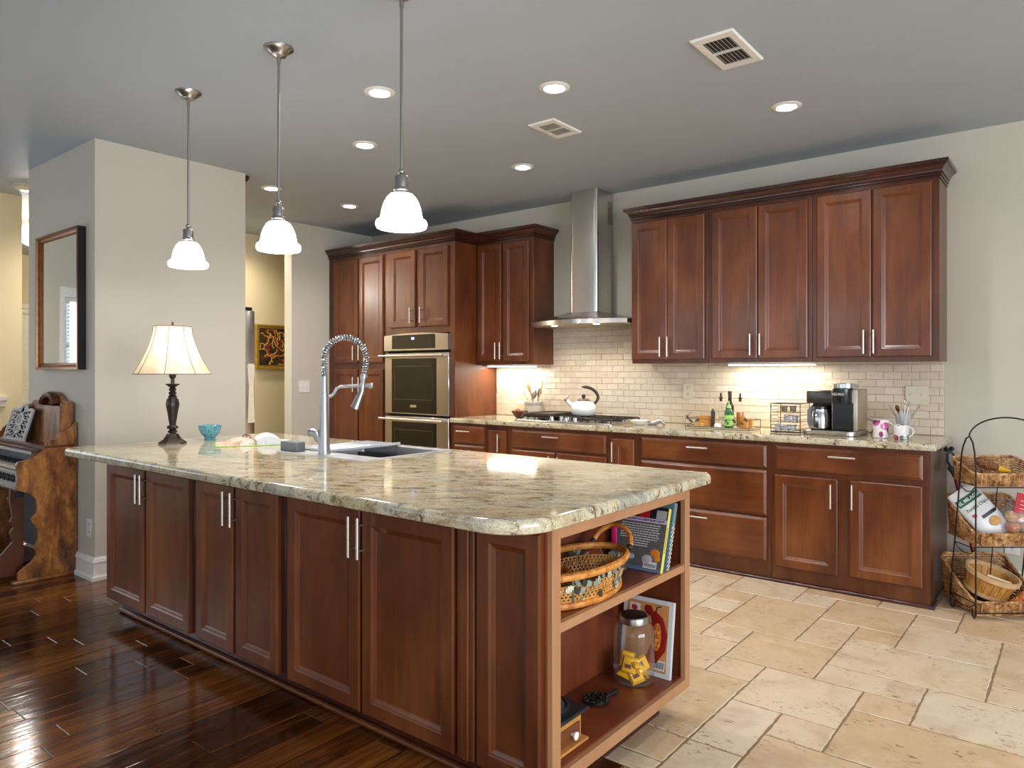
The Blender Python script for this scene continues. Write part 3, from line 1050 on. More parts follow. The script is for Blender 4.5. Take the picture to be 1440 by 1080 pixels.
CAN = [(-2.901, 2.512, 'larger lit recessed downlight just left of the nearest pendant rod, closest to the viewer'),
       (-3.647, 3.033, 'lit recessed downlight between middle and nearest pendant rods, level with the smaller vent'),
       (-5.093, 4.063, 'small lit recessed downlight in front of the pantry, left of the nearest pendant shade'),
       (-5.089, 3.281, 'lit recessed downlight right beside the middle pendant rod, near the alcove wall'),
       (-2.147, 3.036, 'lit recessed downlight just beyond the small ceiling vent, nearer the viewer'),
       (-3.153, 4.066, 'lit recessed downlight in front of the range hood chimney'),
       (-1.294, 4.055, 'lit recessed downlight at the right near the end wall cabinets')]
for x, y, lb in CAN:
    t = thing('recessed_downlight', lb, 'ceiling light', (x, y, CEIL), group='recessed downlights')
    b = MB(); b.lathe([(0.052, -0.004), (0.055, -0.009), (0.070, -0.007), (0.080, -0.003), (0.081, -0.0004), (0.05, -0.0004)], n=32)
    b.build('trim_ring', M['white'], t, world=False)
    b = MB(); b.disc((0, 0, -0.006), 0.0525, 28, False)
    b.build('lens', M['lens'], t, world=False)
    light('downlight_lamp', 'SPOT', (x, y, CEIL - 0.03), 34, LED, spot=math.radians(150), radius=0.05)
for x, y in ((-0.4, 2.6), (-0.2, 0.6)):
    light('downlight_lamp', 'SPOT', (x, y, CEIL - 0.03), 26, LED, spot=math.radians(150), radius=0.05)


def vent(x0, x1, y0, y1, ax, n, label, open_):
    t = thing('ceiling_vent', label, 'vent', ((x0 + x1) / 2, (y0 + y1) / 2, CEIL))
    z0, z1 = CEIL - 0.010, CEIL - 0.0005
    mx, my = (0.035, 0.05)
    b = MB()
    O = [(x0, y0), (x1, y0), (x1, y1), (x0, y1)]
    I = [(x0 + mx, y0 + my), (x1 - mx, y0 + my), (x1 - mx, y1 - my), (x0 + mx, y1 - my)]
    b.loops([[(p[0], p[1], z1) for p in O], [(p[0] + (0.006 if p[0] == x0 else -0.006), p[1] + (0.006 if p[1] == y0 else -0.006), z0) for p in O], [(p[0], p[1], z0) for p in I], [(p[0], p[1], z1) for p in I]])
    yc = (y0 + y1) / 2
    b.box(x0 + mx, x1 - mx, yc - 0.007, yc + 0.007, z0, z1)
    b.build('frame', M['white'], t)
    b = MB(); b.box(x0 + mx, x1 - mx, y0 + my, y1 - my, z1 - 0.001, z1); b.build('duct_opening', plain('duct_grey', srgb(52, 50, 48), 0.7), t)
    b = MB()
    for k in range(n):
        x = x0 + mx + (x1 - x0 - 2 * mx) * (k + 0.5) / n
        w_ = 0.010
        b.loops([[(x + w_ * 0.4, y0 + my, z0), (x - w_ * 0.3, y0 + my, z1 - 0.001), (x - w_ * 0.3 + 0.0015, y0 + my, z1 - 0.001), (x + w_ * 0.4 + 0.0015, y0 + my, z0)],
                 [(x + w_ * 0.4, y1 - my, z0), (x - w_ * 0.3, y1 - my, z1 - 0.001), (x - w_ * 0.3 + 0.0015, y1 - my, z1 - 0.001), (x + w_ * 0.4 + 0.0015, y1 - my, z0)]], True, True, True)
    b.build('louvers', M['white'], t)


vent(-1.378, -1.178, 2.985, 3.365, 0, 7, 'larger ceiling air vent with dark louvers nearest the viewer', True)
vent(-2.595, -2.405, 3.395, 3.695, 0, 12, 'smaller fine-slatted ceiling air vent toward the range hood', False)

t = thing('smoke_detector', 'round off-white smoke detector on the hall ceiling at left', 'smoke detector', (-6.53, 2.01, CEIL))
b = MB(); b.lathe([(0, -0.045), (0.03, -0.045), (0.05, -0.042), (0.066, -0.032), (0.070, -0.022), (0.066, -0.018), (0.066, -0.016), (0.074, -0.013), (0.074, -0.0005), (0, -0.0005)], n=28)
b.build('housing', M['plate'], t, world=False)
t = thing('globe_ceiling_light', 'glowing round globe ceiling light in the corridor at far left', 'ceiling light', (-8.05, 2.55, CEIL))
b = MB(); b.lathe([(0, -0.03), (0.08, -0.03), (0.085, -0.0005), (0, -0.0005)], n=24); b.build('canopy', M['nickel'], t, world=False)
b = MB(); b.sphere((0, 0, -0.135), 0.12, 24, 14, (1, 1, 0.9)); b.build('globe', emit('globe_glass', (1, 0.93, 0.8), 6), t, world=False)
light('hall_fill', 'SPOT', (-6.5, 3.9, 2.75), 45, (1, 0.90, 0.72), spot=math.radians(150), radius=0.05)  # added fill without a fixture, brightens the wall around the painting
light('globe_lamp', 'POINT', (-8.05, 2.55, 2.42), 45, (1, 0.95, 0.88), radius=0.1)
light('hall_fill', 'SPOT', (-6.45, 2.75, 2.75), 100, (1, 0.92, 0.80), spot=math.radians(150), radius=0.05)  # added fill without a fixture, brightens the yellow hall wall

# ---------------------------------------------------------------- range hood
h = thing('range_hood', 'stainless chimney range hood with curved canopy above the cooktop', 'range hood', (-3.175, 5.0, 1.69))
b = MB()
def duct(x0, x1, yf, z0, z1, b):
    r = 0.03
    P = [(x0, YW - 0.001), (x0, yf + r)] + [(x0 + r - r * math.cos(a * PI / 8), yf + r - r * math.sin(a * PI / 8)) for a in range(1, 5)] + \
        [(x1 - r + r * math.sin(a * PI / 8), yf + r - r * math.cos(a * PI / 8)) for a in range(0, 5)] + [(x1, YW - 0.001)]
    b.loops([[(p[0], p[1], z0) for p in P], [(p[0], p[1], z1) for p in P]], True, True, True)
duct(-3.308, -3.042, 4.888, 1.78, 2.275, b)
b.build('lower_chimney', M['steel'], h)
b = MB()
duct(-3.304, -3.046, 4.892, 2.275, CEIL - 0.001, b)
b.build('upper_chimney', M['steel'], h)
b = MB()
for i in range(7):
    for k in range(18):
        y = 5.06 + i * 0.011
        z = 2.52 + k * 0.0105
        b.box(-3.0462, -3.0455, y, y + 0.006, z, z + 0.0065)
b.build('vent_grille', M['dark'], h)
# canopy: curved plan, rising to the chimney
b = MB()
def plan(f, z):
    """f 0 = rim, 1 = chimney footprint"""
    P = []
    x0, x1 = -3.632, -2.718
    N = 24
    for k in range(N + 1):
        u = k / N
        x = x0 + (x1 - x0) * u
        y = 4.80 - 0.155 * math.sin(PI * u) ** 0.9
        tx = -3.312 + 0.274 * u
        ty = 4.884
        P.append((x + (tx - x) * f, y + (ty - y) * f, z))
    P.append((x1 + (-3.038 - x1) * f, YW - 0.001, z))
    P.append((x0 + (-3.312 - x0) * f, YW - 0.001, z))
    return P
rings = [plan(0.02, 1.686), plan(0, 1.689), plan(0, 1.724), plan(0.015, 1.727)]
for f, z in ((0.25, 1.745), (0.5, 1.762), (0.75, 1.778), (1.0, 1.797)): rings.append(plan(f, z))
b.loops(rings, True, False, True)
b.build('canopy', M['steelx'], h, smooth=28)
b = MB()
b.loops([plan(0.02, 1.6865), plan(0.05, 1.690)], True, False, True)
b.build('filter_panel', metal('hood_filter', (0.6, 0.52, 0.38, 1), 0.35), h)
b = MB()
for x in (-3.38, -2.98): b.disc((x, 4.78, 1.686), 0.028, 16, False)
b.build('hood_lamp', emit('hood_lamp_lens', (1, 0.95, 0.85), 6.0), h)
for x in (-3.38, -2.98): light('hood_spot', 'SPOT', (x, 4.80, 1.678), 9, (1, 0.90, 0.74), spot=math.radians(150), radius=0.03)

# ---------------------------------------------------------------- cooktop
ct = thing('gas_cooktop', 'stainless five-burner gas cooktop set in the granite worktop', 'cooktop', (-3.18, 4.83, 0.915))
b = MB()
b.loops([[(x, y, z) for x, y in rrect(-3.635 + i, -2.722 - i, 4.572 + i, 5.085 - i, (0.02,) * 4, 4)] for i, z in ((0, 0.9151), (0, 0.923), (0.004, 0.928), (0.018, 0.929), (0.03, 0.924))], True, False, True)
b.build('pan', M['steelx'], ct, smooth=28)
def grate(x0, x1, y0, y1):
    b = MB()
    z = 0.952
    for x in (x0, x1):
        b.tube([(x, y0, 0.925), (x, y0 + 0.006, z - 0.006), (x, y0 + 0.02, z), (x, y1 - 0.02, z), (x, y1 - 0.006, z - 0.006), (x, y1, 0.925)], 0.0062, 6)
    for y in (y0 + 0.02, (y0 + y1) / 2, y1 - 0.02): b.tube([(x0, y, z), (x1, y, z)], 0.006, 6)
    for k in range(1, 4):
        x = x0 + (x1 - x0) * k / 4
        b.tube([(x, y0 + 0.02, z), (x, y0 + 0.11, z - 0.002)], 0.0055, 6); b.tube([(x, y1 - 0.11, z - 0.002), (x, y1 - 0.02, z)], 0.0055, 6)
        b.tube([(x, y0 + 0.0, 0.93), (x, y0 + 0.006, z - 0.006), (x, y0 + 0.02, z)], 0.0055, 6)
        b.tube([(x, y1, 0.93), (x, y1 - 0.006, z - 0.006), (x, y1 - 0.02, z)], 0.0055, 6)
    return b.build('grate', M['iron'], ct)
grate(-3.60, -3.33, 4.62, 5.06); grate(-3.31, -3.04, 4.74, 5.06); grate(-3.02, -2.755, 4.62, 5.06)
b = MB()
for x, y, r in ((-3.47, 4.73, 0.035), (-3.47, 4.95, 0.04), (-3.175, 4.90, 0.05), (-2.89, 4.73, 0.035), (-2.89, 4.95, 0.04)):
    b.lathe([(0, 0.936), (r * 0.7, 0.936), (r, 0.932), (r, 0.926), (0, 0.926)], (x, y, 0), 20)
b.build('burner_caps', M['iron'], ct)
for x, y in ((-3.285, 4.61), (-3.225, 4.66), (-3.165, 4.66), (-3.145, 4.605), (-3.07, 4.62)):
    b = MB(); b.lathe([(0.0, 0.957), (0.014, 0.957), (0.017, 0.954), (0.018, 0.936), (0.024, 0.933), (0.025, 0.925), (0, 0.925)], (x, y, 0), 20)
    b.box(x - 0.004, x + 0.004, y - 0.018, y + 0.018, 0.952, 0.964, 0.002)
    b.build('knob', M['chrome'], ct)
gp = MB(); gp.box(-3.605, -3.33, 4.64, 5.07, 0.9585, 0.968, 0.003)
gp.loops([[(x, y, z) for x, y in rrect(-3.605 + i, -3.33 - i, 4.64 + i, 5.07 - i, (0.03,) * 4, 4)] for i, z in ((0.0, 0.967), (0.0, 0.979), (0.008, 0.979), (0.012, 0.969))], True, False, False)
tag(gp.build('griddle_plate', plain('griddle_iron', srgb(72, 58, 46), 0.4)), 'flat dark griddle plate on the left cooktop grate', 'griddle')

k = thing('kettle', 'white enamel tea kettle with dark curved handle on the cooktop', 'kettle', (-3.195, 4.93, 0.9585), rotz=math.radians(35))
b = MB()
b.lathe([(0, 0), (0.080, 0), (0.094, 0.008), (0.104, 0.030), (0.106, 0.055), (0.098, 0.085), (0.080, 0.106), (0.055, 0.117), (0.05, 0.119), (0, 0.119)], n=40)
b.build('body', M['porc'], k, world=False)
b = MB(); b.tube([(-0.085, 0, 0.075), (-0.118, 0, 0.100), (-0.140, 0, 0.125)], [0.024, 0.018, 0.014], 14); sp = b.build('spout', M['porc'], k, world=False)
b = MB(); b.tube([(-0.138, 0, 0.122), (-0.150, 0, 0.136)], 0.0165, 12); b.tube([(-0.135, 0, 0.135), (-0.120, 0, 0.165), (-0.116, 0, 0.172)], [0.004, 0.005, 0.003], 8); b.build('whistle', M['nickel'], sp, world=False)
b = MB(); b.lathe([(0, 0.140), (0.03, 0.138), (0.05, 0.129), (0.056, 0.121), (0.057, 0.118), (0, 0.118)], n=28)
lid = b.build('lid', plain('kettle_lid', srgb(120, 108, 96), 0.25, 0.5), k, world=False)
b = MB(); b.sphere((0, 0, 0.157), 0.017, 14, 9); b.cyl((0, 0, 0.138), (0, 0, 0.15), 0.007); b.build('lid_knob', M['iron'], lid, world=False)
b = MB()
hp = [(0.083, 0, 0.085), (0.108, 0, 0.120)] + [(0.0 + 0.118 * math.cos(a), 0, 0.140 + 0.092 * math.sin(a)) for a in [0.0 + i * 0.17 for i in range(11)]]
b.tube(hp, [0.012, 0.012] + [0.0125] * 9 + [0.010, 0.006], 10)
b.build('handle', plain('kettle_handle', srgb(52, 40, 36), 0.35), k, world=False)

# ---------------------------------------------------------------- worktop items left of the cooktop
WT = 0.9155
t = thing('utensil_crock', 'cream stoneware crock with dark bands holding cooking utensils', 'crock', (-3.80, 5.055, WT))
b = MB(); b.lathe([(0, 0), (0.074, 0), (0.078, 0.006), (0.079, 0.125), (0.082, 0.130), (0.082, 0.138), (0.074, 0.139), (0.072, 0.13), (0.072, 0.015), (0, 0.012)], n=32)
b.build('pot', plain('cream_stoneware', srgb(206, 200, 188), 0.3), t, world=False)
b = MB()
for z in (0.108, 0.118): b.lathe([(0.0788, z - 0.002), (0.0797, z), (0.0788, z + 0.002)], n=32)
b.build('band', plain('crock_band', srgb(96, 92, 90), 0.4), t, world=False)
def utensil(name, label, p0, p1, head, mat, cat='utensil'):
    b = MB()
    b.tube([p0, p1], [0.005, 0.006], 8)
    if head: 
        d = (Vector(p1) - Vector(p0)).normalized()
        q = d.to_track_quat('Z', 'Y').to_matrix()
        b.sphere(tuple(Vector(p1) + d * head[2] * 0.8), 1.0, 14, 9, head, q)
    return tag(b.build(name, mat), label, cat)
cx, cy = -3.80, 5.055
WOODL = plain('spoon_wood', srgb(190, 132, 74), 0.5, 0, 0.4, 0.15)
WOODP = plain('pale_spoon_wood', srgb(206, 172, 124), 0.5, 0, 0.4, 0.12)
utensil('wooden_spoon', 'broad orange-brown wooden spoon, tallest head in the crock', (cx + 0.02, cy + 0.03, 0.94), (cx - 0.045, cy + 0.01, 1.14), (0.032, 0.012, 0.048), WOODL, 'spoon')
utensil('ladle', 'steel ladle with round bowl leaning in the crock', (cx - 0.02, cy - 0.02, 0.94), (cx + 0.008, cy - 0.01, 1.085), (0.034, 0.022, 0.040), M['nickel'], 'ladle')
utensil('serving_spoon', 'dark grey slotted spoon behind the ladle in the crock', (cx - 0.01, cy + 0.035, 0.94), (cx + 0.03, cy + 0.035, 1.10), (0.028, 0.010, 0.04), plain('grey_nylon', srgb(120, 112, 106), 0.4), 'spoon')
utensil('wooden_stirrer', 'thin pale wooden stick leaning left in the crock', (cx + 0.02, cy, 0.94), (cx - 0.105, cy - 0.005, 1.13), None, WOODP, 'stirrer')
utensil('wooden_spatula', 'thin pale spatula handle leaning right in the crock', (cx + 0.0, cy + 0.02, 0.94), (cx + 0.070, cy + 0.03, 1.20), (0.010, 0.005, 0.02), WOODP, 'spatula')
t = thing('glass_jar', 'small clear glass jar behind the amber bowl', 'jar', (-3.935, 5.06, WT))
b = MB(); b.lathe([(0, 0.003), (0.040, 0.003), (0.044, 0.008), (0.044, 0.09), (0.036, 0.105), (0.036, 0.122)], n=28); b.build('body', M['glass'], t, world=False)
b = MB(); b.lathe([(0, 0.132), (0.036, 0.132), (0.039, 0.128), (0.039, 0.114), (0.037, 0.114), (0.037, 0.123), (0, 0.123)], n=24); b.build('lid', M['white'], t, world=False)
t = thing('amber_bowl', 'small amber glass bowl with wavy rim left of the cooktop', 'bowl', (-3.80, 4.86, WT))
b = MB(); b.lathe([(0, 0.002), (0.034, 0.002), (0.042, 0.012), (0.066, 0.045), (0.076, 0.062), (0.071, 0.062), (0.06, 0.044), (0.036, 0.014), (0, 0.010)], n=36, wob=lambda a, z: 1 + 0.06 * math.sin(8 * a) * (z / 0.06))
b.build('body', plain('amber_glass', srgb(92, 40, 18), 0.1, 0, 0.7, 0.3, 25), t, world=False)
for i, (dx, dy, r) in enumerate(((-0.02, 0, 0.024), (0.022, 0.008, 0.023), (0.0, -0.022, 0.022))):
    b = MB(); b.sphere((-3.80 + dx, 4.86 + dy, WT + 0.048 + (0.012 if i == 0 else 0)), r, 14, 9)
    tag(b.build('onion', plain('onion_skin', srgb(150, 70, 48), 0.35, 0, 0.5, 0.3)), 'small reddish onion heaped in the amber glass bowl', 'onion', 'onions in the amber bowl')

t = thing('small_dish', 'shallow white dish on the worktop right of the cooktop', 'dish', (-2.615, 4.80, WT))
b = MB(); b.lathe([(0, 0.002), (0.04, 0.002), (0.045, 0.006), (0.066, 0.026), (0.072, 0.034), (0.068, 0.035), (0.05, 0.014), (0, 0.009)], n=32); b.build('body', M['porc'], t, world=False)
b = MB(); b.tube([(-2.56, 4.83, WT + 0.008), (-2.51, 4.845, WT + 0.014), (-2.47, 4.85, WT + 0.030), (-2.445, 4.85, WT + 0.02), (-2.43, 4.85, WT + 0.004)], [0.012, 0.016, 0.017, 0.014, 0.009], 10, flat=0.45)
tag(b.build('spoon_rest', M['nickel']), 'small metal spoon rest beside the white dish', 'spoon rest')

# ---------------------------------------------------------------- oil tray
TX0, TX1, TY0, TY1 = -2.225, -1.765, 4.755, 4.975
t = thing('wire_tray', 'rectangular wire tray with leaf ornaments holding bottles', 'tray', ((TX0 + TX1) / 2, (TY0 + TY1) / 2, WT))
b = MB(); b.box(TX0, TX1, TY0, TY1, WT + 0.002, WT + 0.010, 0.002); b.build('base', plain('tray_base', srgb(206, 196, 172), 0.3), t)
b = MB()
for z in (WT + 0.012, WT + 0.068):
    b.tube([(TX0, TY0, z), (TX1, TY0, z), (TX1, TY1, z), (TX0, TY1, z)], 0.0024, 6, True)
for x in (TX0, TX1):
    for y in (TY0, TY1): b.tube([(x, y, WT), (x, y, WT + 0.070)], 0.0024, 6)
for x, s in ((TX0 + 0.03, 1), (TX1 - 0.03, -1)):
    b.tube([(x - s * 0.02, TY0, WT + 0.012), (x + s * 0.01, TY0, WT + 0.035), (x + s * 0.05, TY0, WT + 0.045), (x + s * 0.09, TY0, WT + 0.03)], 0.0018, 6)
    b.tube([(x - s * 0.01, TY0, WT + 0.07), (x + s * 0.0, TY0, WT + 0.095), (x + s * 0.02, TY0, WT + 0.11)], 0.0016, 6)
b.build('wire_rail', plain('bronze_wire', srgb(110, 96, 74), 0.4, 0.5), t)
b = MB()
for x, z, a in ((TX0 + 0.045, 0.052, 0.5), (TX0 + 0.095, 0.058, -0.3), (TX1 - 0.05, 0.05, 0.4), (TX1 - 0.10, 0.062, 1.0), (TX0 + 0.02, 0.075, 1.2), (TX1 - 0.02, 0.075, 0.8)):
    b.sphere((x, TY0 - 0.004, WT + z), 1, 10, 6, (0.018, 0.003, 0.009), Matrix.Rotation(a, 3, 'Y'))
b.build('leaf_ornament', plain('bronze_leaf', srgb(92, 78, 62), 0.4, 0.4), t)
TZ = WT + 0.0105
def bottle(name, label, x, y, prof, mat, cap=None, capm=None, fill=None, fillm=None, n=20):
    t = thing(name, label, 'bottle', (x, y, TZ))
    b = MB(); b.lathe(prof, n=n); b.build('body', mat, t, world=False)
    if fill: b = MB(); b.lathe(fill, n=n); b.build('contents', fillm, t, world=False)
    if cap: b = MB(); b.lathe(cap, n=14); b.build('stopper', capm, t, world=False)
    return t
STOP = plain('stopper_bronze', srgb(58, 44, 40), 0.4, 0.4)
def spout(z): return [(0, z), (0.009, z + 0.004), (0.010, z + 0.022), (0.016, z + 0.025), (0.016, z + 0.030), (0.006, z + 0.034), (0.008, z + 0.045), (0.005, z + 0.060), (0.0, z + 0.066)]
CLR = [(0, 0), (0.024, 0), (0.026, 0.004), (0.026, 0.11), (0.021, 0.135), (0.011, 0.155), (0.011, 0.178), (0, 0.178)]
bottle('oil_bottle', 'tall clear glass oil bottle at left with ornate dark stopper', -2.02, 4.90, CLR, M['glass'], spout(0.176), STOP)
bottle('oil_bottle', 'clear bottle of amber oil at right with ornate dark stopper', -1.882, 4.905, [(r, z) for r, z in CLR], M['glass'], spout(0.176), STOP,
       [(0, 0.003), (0.0225, 0.003), (0.0235, 0.006), (0.0235, 0.105), (0, 0.105)], plain('amber_oil', srgb(196, 112, 24), 0.15, 0, 0.6, 0.1))
bottle('vinegar_bottle', 'tall dark brown bottle with long neck behind the green one', -1.968, 4.935, [(0, 0), (0.027, 0), (0.029, 0.004), (0.029, 0.135), (0.024, 0.155), (0.013, 0.175), (0.013, 0.250), (0, 0.250)],
       plain('brown_glass', srgb(40, 24, 18), 0.1, 0, 0.6), [(0, 0.249), (0.0145, 0.249), (0.0145, 0.225), (0, 0.225)], plain('bottle_foil', srgb(52, 40, 34), 0.4))
gb_ = bottle('green_bottle', 'green dispenser bottle with lime label and light green cap', -1.935, 4.835, [(0, 0), (0.029, 0), (0.031, 0.004), (0.031, 0.10), (0.026, 0.118), (0.014, 0.130), (0.013, 0.14), (0, 0.14)],
       plain('green_glass', srgb(44, 92, 44), 0.1, 0, 0.6), [(0, 0.185), (0.004, 0.183), (0.006, 0.158), (0.013, 0.153), (0.0165, 0.135), (0, 0.135)], plain('lime_cap', srgb(150, 214, 130), 0.4))
b = MB(); b.lathe([(0.0313, 0.012), (0.0316, 0.014), (0.0316, 0.084), (0.0313, 0.086)], n=24); lb_ = b.build('paper_wrap', plain('lime_paper', srgb(158, 214, 112), 0.5), gb_, world=False)
b = MB()
for a, z, r in ((-1.9, 0.045, 0.011), (-1.45, 0.030, 0.010), (-1.7, 0.055, 0.006), (-2.2, 0.028, 0.006)):
    b.sphere((0.0312 * math.cos(a), 0.0312 * math.sin(a), z), r, 10, 7, (0.7, 0.25, 1), Matrix.Rotation(a - PI / 2, 3, 'Z'))
b.build('olive_print', plain('olive_print', srgb(44, 70, 44), 0.5), lb_, world=False)
bottle('pepper_mill', 'dark figured salt and pepper mill on the tray left of the bottles', -2.055, 4.845, [(0, 0), (0.018, 0), (0.019, 0.004), (0.014, 0.02), (0.018, 0.05), (0.013, 0.075), (0.016, 0.10), (0.011, 0.115), (0.0, 0.13)], plain('dark_mill', srgb(52, 38, 34), 0.35))
bottle('spice_bottle', 'small cream bottle beside the dark mill', -2.022, 4.83, [(0, 0), (0.013, 0), (0.014, 0.06), (0.010, 0.075), (0.009, 0.095), (0, 0.097)], plain('cream_bottle', srgb(196, 176, 140), 0.35))
HONEY = plain('honey_wood', srgb(204, 142, 62), 0.4, 0, 0.5, 0.12)
def cup(name, label, x, y, r, hh, mat):
    t = thing(name, label, 'bowl', (x, y, TZ)); b = MB(); b.lathe([(0, 0), (r * 0.9, 0), (r, 0.004), (r, hh), (r * 0.9, hh), (r * 0.88, 0.008), (0, 0.008)], n=28); b.build('body', mat, t, world=False)
cup('wooden_bowl', 'honey wooden bowl on the left of the wire tray', -2.135, 4.895, 0.048, 0.070, HONEY)
cup('amber_candle', 'amber glass candle cup on the right of the wire tray', -1.815, 4.84, 0.042, 0.066, plain('amber_wax', srgb(202, 132, 40), 0.25, 0, 0.6))
b = MB(); b.box(-2.165, -2.105, 4.775, 4.82, TZ, TZ + 0.026, 0.003); tag(b.build('wooden_block', plain('pale_block', srgb(212, 160, 94), 0.5)), 'small pale wooden block in front of the honey bowl', 'wooden block')
b = MB(); b.lathe([(0, 0), (0.024, 0), (0.027, 0.006), (0.024, 0.022), (0.015, 0.03), (0, 0.032)], (-1.995, 4.785, TZ), 20); tag(b.build('garlic_dish', M['porc']), 'small round white lidded pot beside the green bottle', 'pot')

# ---------------------------------------------------------------- coffee pod rack and coffee maker
RX0, RX1, RY0, RY1 = -1.612, -1.425, 4.735, 4.93
t = thing('pod_rack', 'black wire three-tier rack of coffee pods left of the coffee maker', 'rack', ((RX0 + RX1) / 2, (RY0 + RY1) / 2, WT))
b = MB()
for x in (RX0, RX1):
    for y in (RY0, RY1): b.tube([(x, y, WT), (x, y, WT + 0.19)], 0.0025, 6)
for z in (0.006, 0.19):
    b.tube([(RX0, RY0, WT + z), (RX1, RY0, WT + z), (RX1, RY1, WT + z), (RX0, RY1, WT + z)], 0.0025, 6, True)
for k in range(10): 
    y = RY0 + (RY1 - RY0) * k / 9
    b.tube([(RX0, y, WT + 0.19), (RX1, y, WT + 0.19)], 0.0014, 5)
b.build('frame', M['wire'], t)
for lv in range(3):
    b = MB(); z = WT + 0.010 + lv * 0.062
    a = z + 0.042
    b.tube([(RX0 + 0.004, RY0 - 0.003, z), (RX1 - 0.004, RY0 - 0.003, z), (RX1 - 0.004, RY0 - 0.003, a), (RX0 + 0.115, RY0 - 0.003, a), (RX0 + 0.095, RY0 - 0.003, a - 0.014), (RX0 + 0.06, RY0 - 0.003, a - 0.014), (RX0 + 0.045, RY0 - 0.003, a), (RX0 + 0.004, RY0 - 0.003, a)], 0.0018, 6, True)
    b.tube([(RX0 + 0.004, RY0, z + 0.016), (RX1 - 0.004, RY0, z + 0.016)], 0.0013, 5)
    for k in range(8):
        x = RX0 + 0.006 + (RX1 - RX0 - 0.012) * k / 7
        b.tube([(x, RY0, z), (x, RY1, z)], 0.0014, 5)
    for x in (RX0 + 0.004, RX1 - 0.004):
        for zz in (z, z + 0.016, a): b.tube([(x, RY0, zz), (x, RY1, zz)], 0.0014, 5)
    b.build('drawer', M['wire'], t)
PODM = [plain('pod_cup', srgb(196, 200, 208), 0.4), plain('pod_cup_tan', srgb(150, 128, 112), 0.4)]
PODL = plain('pod_foil', srgb(170, 178, 186), 0.3, 0.4)
proto = {}
POS = [(0, 0.035), (0, 0.082), (0, 0.130), (1, 0.095), (1, 0.145), (2, 0.078), (2, 0.132)]
LBP = ['white coffee pod at left in the bottom tier of the wire rack', 'white coffee pod in the middle of the bottom tier of the wire rack', 'white coffee pod at right in the bottom tier of the wire rack',
       'white coffee pod at left in the middle tier of the wire rack', 'white coffee pod at right in the middle tier of the wire rack', 'tan coffee pod at left in the top tier of the wire rack', 'tan coffee pod at right in the top tier of the wire rack']
for (lv, dx), lb in zip(POS, LBP):
    loc = (RX0 + dx, RY0 + 0.032, WT + 0.0125 + lv * 0.062)
    c = 1 if lv == 2 else 0
    if c not in proto:
        t = thing('coffee_pod', lb, 'coffee pod', loc, group='coffee pods in the wire rack')
        b = MB(); b.lathe([(0, 0), (0.016, 0), (0.018, 0.002), (0.0215, 0.038), (0.0235, 0.040), (0.0235, 0.042), (0, 0.042)], n=18); b.build('cup', PODM[c], t, world=False)
        b = MB(); b.lathe([(0, 0.0432), (0.0225, 0.0432), (0.0225, 0.0421), (0, 0.0421)], n=18); b.build('foil_lid', PODL, t, world=False)
        proto[c] = t
    else: dup(proto[c], loc, label=lb)

km = thing('coffee_maker', 'black and steel two-way coffee maker with a glass carafe', 'coffee maker', (-1.25, 4.86, WT))
b = MB()
b.loops([[(x, y, z) for x, y in rrect(-1.415 + i, -1.085 - i, 4.705 + i, 5.02 - i, (0.07, 0.07, 0.02, 0.02), 6)] for i, z in ((0.003, WT), (0, WT + 0.004), (0, WT + 0.026), (0.004, WT + 0.030))], True, True, True)
b.build('base', M['steelx'], km)
b = MB(); b.box(-1.245, -1.09, 4.765, 5.015, WT + 0.030, WT + 0.29, 0.012, 2)
b.build('tower', metal('champagne_steel', (0.62, 0.55, 0.47, 1), 0.35, (1, 1, 0.03)), km)
b = MB(); b.box(-1.236, -1.115, 4.757, 4.767, WT + 0.034, WT + 0.205, 0.003); b.build('front_panel', M['blackplastic'], km)
b = MB(); b.box(-1.405, -1.245, 4.79, 5.01, WT + 0.195, WT + 0.278, 0.010, 2); b.build('reservoir', plain('smoky_plastic', srgb(66, 62, 60), 0.2), km)
b = MB(); b.box(-1.395, -1.245, 4.90, 5.01, WT + 0.03, WT + 0.195, 0.004); b.build('rear_column', M['blackplastic'], km)
b = MB(); b.lathe([(0, WT + 0.200), (0.058, WT + 0.200), (0.060, WT + 0.204), (0.060, WT + 0.292), (0.056, WT + 0.297), (0, WT + 0.297)], (-1.178, 4.765, 0), 32)
br = b.build('brew_head', plain('gunmetal', srgb(58, 62, 66), 0.22, 0.7), km)
text('lettering', 'KEURIG', 0.021, M['pull'], br, (-1.190, 4.7042, WT + 0.258), (1, 0, 0), (0, 0, 1), bold=0.0004)
b = MB()
P = arc((-1.178, 4.80, WT + 0.300), 0.068, PI, 2 * PI, 14, 'xy')
P = [(-1.246, 4.88, WT + 0.300)] + P + [(-1.110, 4.88, WT + 0.300)]
b.loops([[(p[0], p[1], p[2] - 0.004) for p in P], [(p[0], p[1], p[2] + 0.022 - max(0, p[1] - 4.80) * 0.1) for p in P], [(-1.178 + (p[0] + 1.178) * 0.72, p[1] + (0.012 if p[1] < 4.85 else 0), p[2] + 0.024) for p in P], [(-1.178 + (p[0] + 1.178) * 0.68, p[1] + (0.02 if p[1] < 4.85 else 0), p[2] + 0.004) for p in P]], True, True, True)
b.build('lid_handle', M['chrome'], br)
b = MB(); b.lathe([(0, WT + 0.03), (0.052, WT + 0.03), (0.055, WT + 0.034), (0.055, WT + 0.037), (0, WT + 0.038)], (-1.325, 4.80, 0), 28); b.build('hot_plate', M['blackplastic'], km)
cf = thing('glass_carafe', 'glass coffee carafe on the coffee maker hot plate', 'carafe', (-1.325, 4.80, WT + 0.0385))
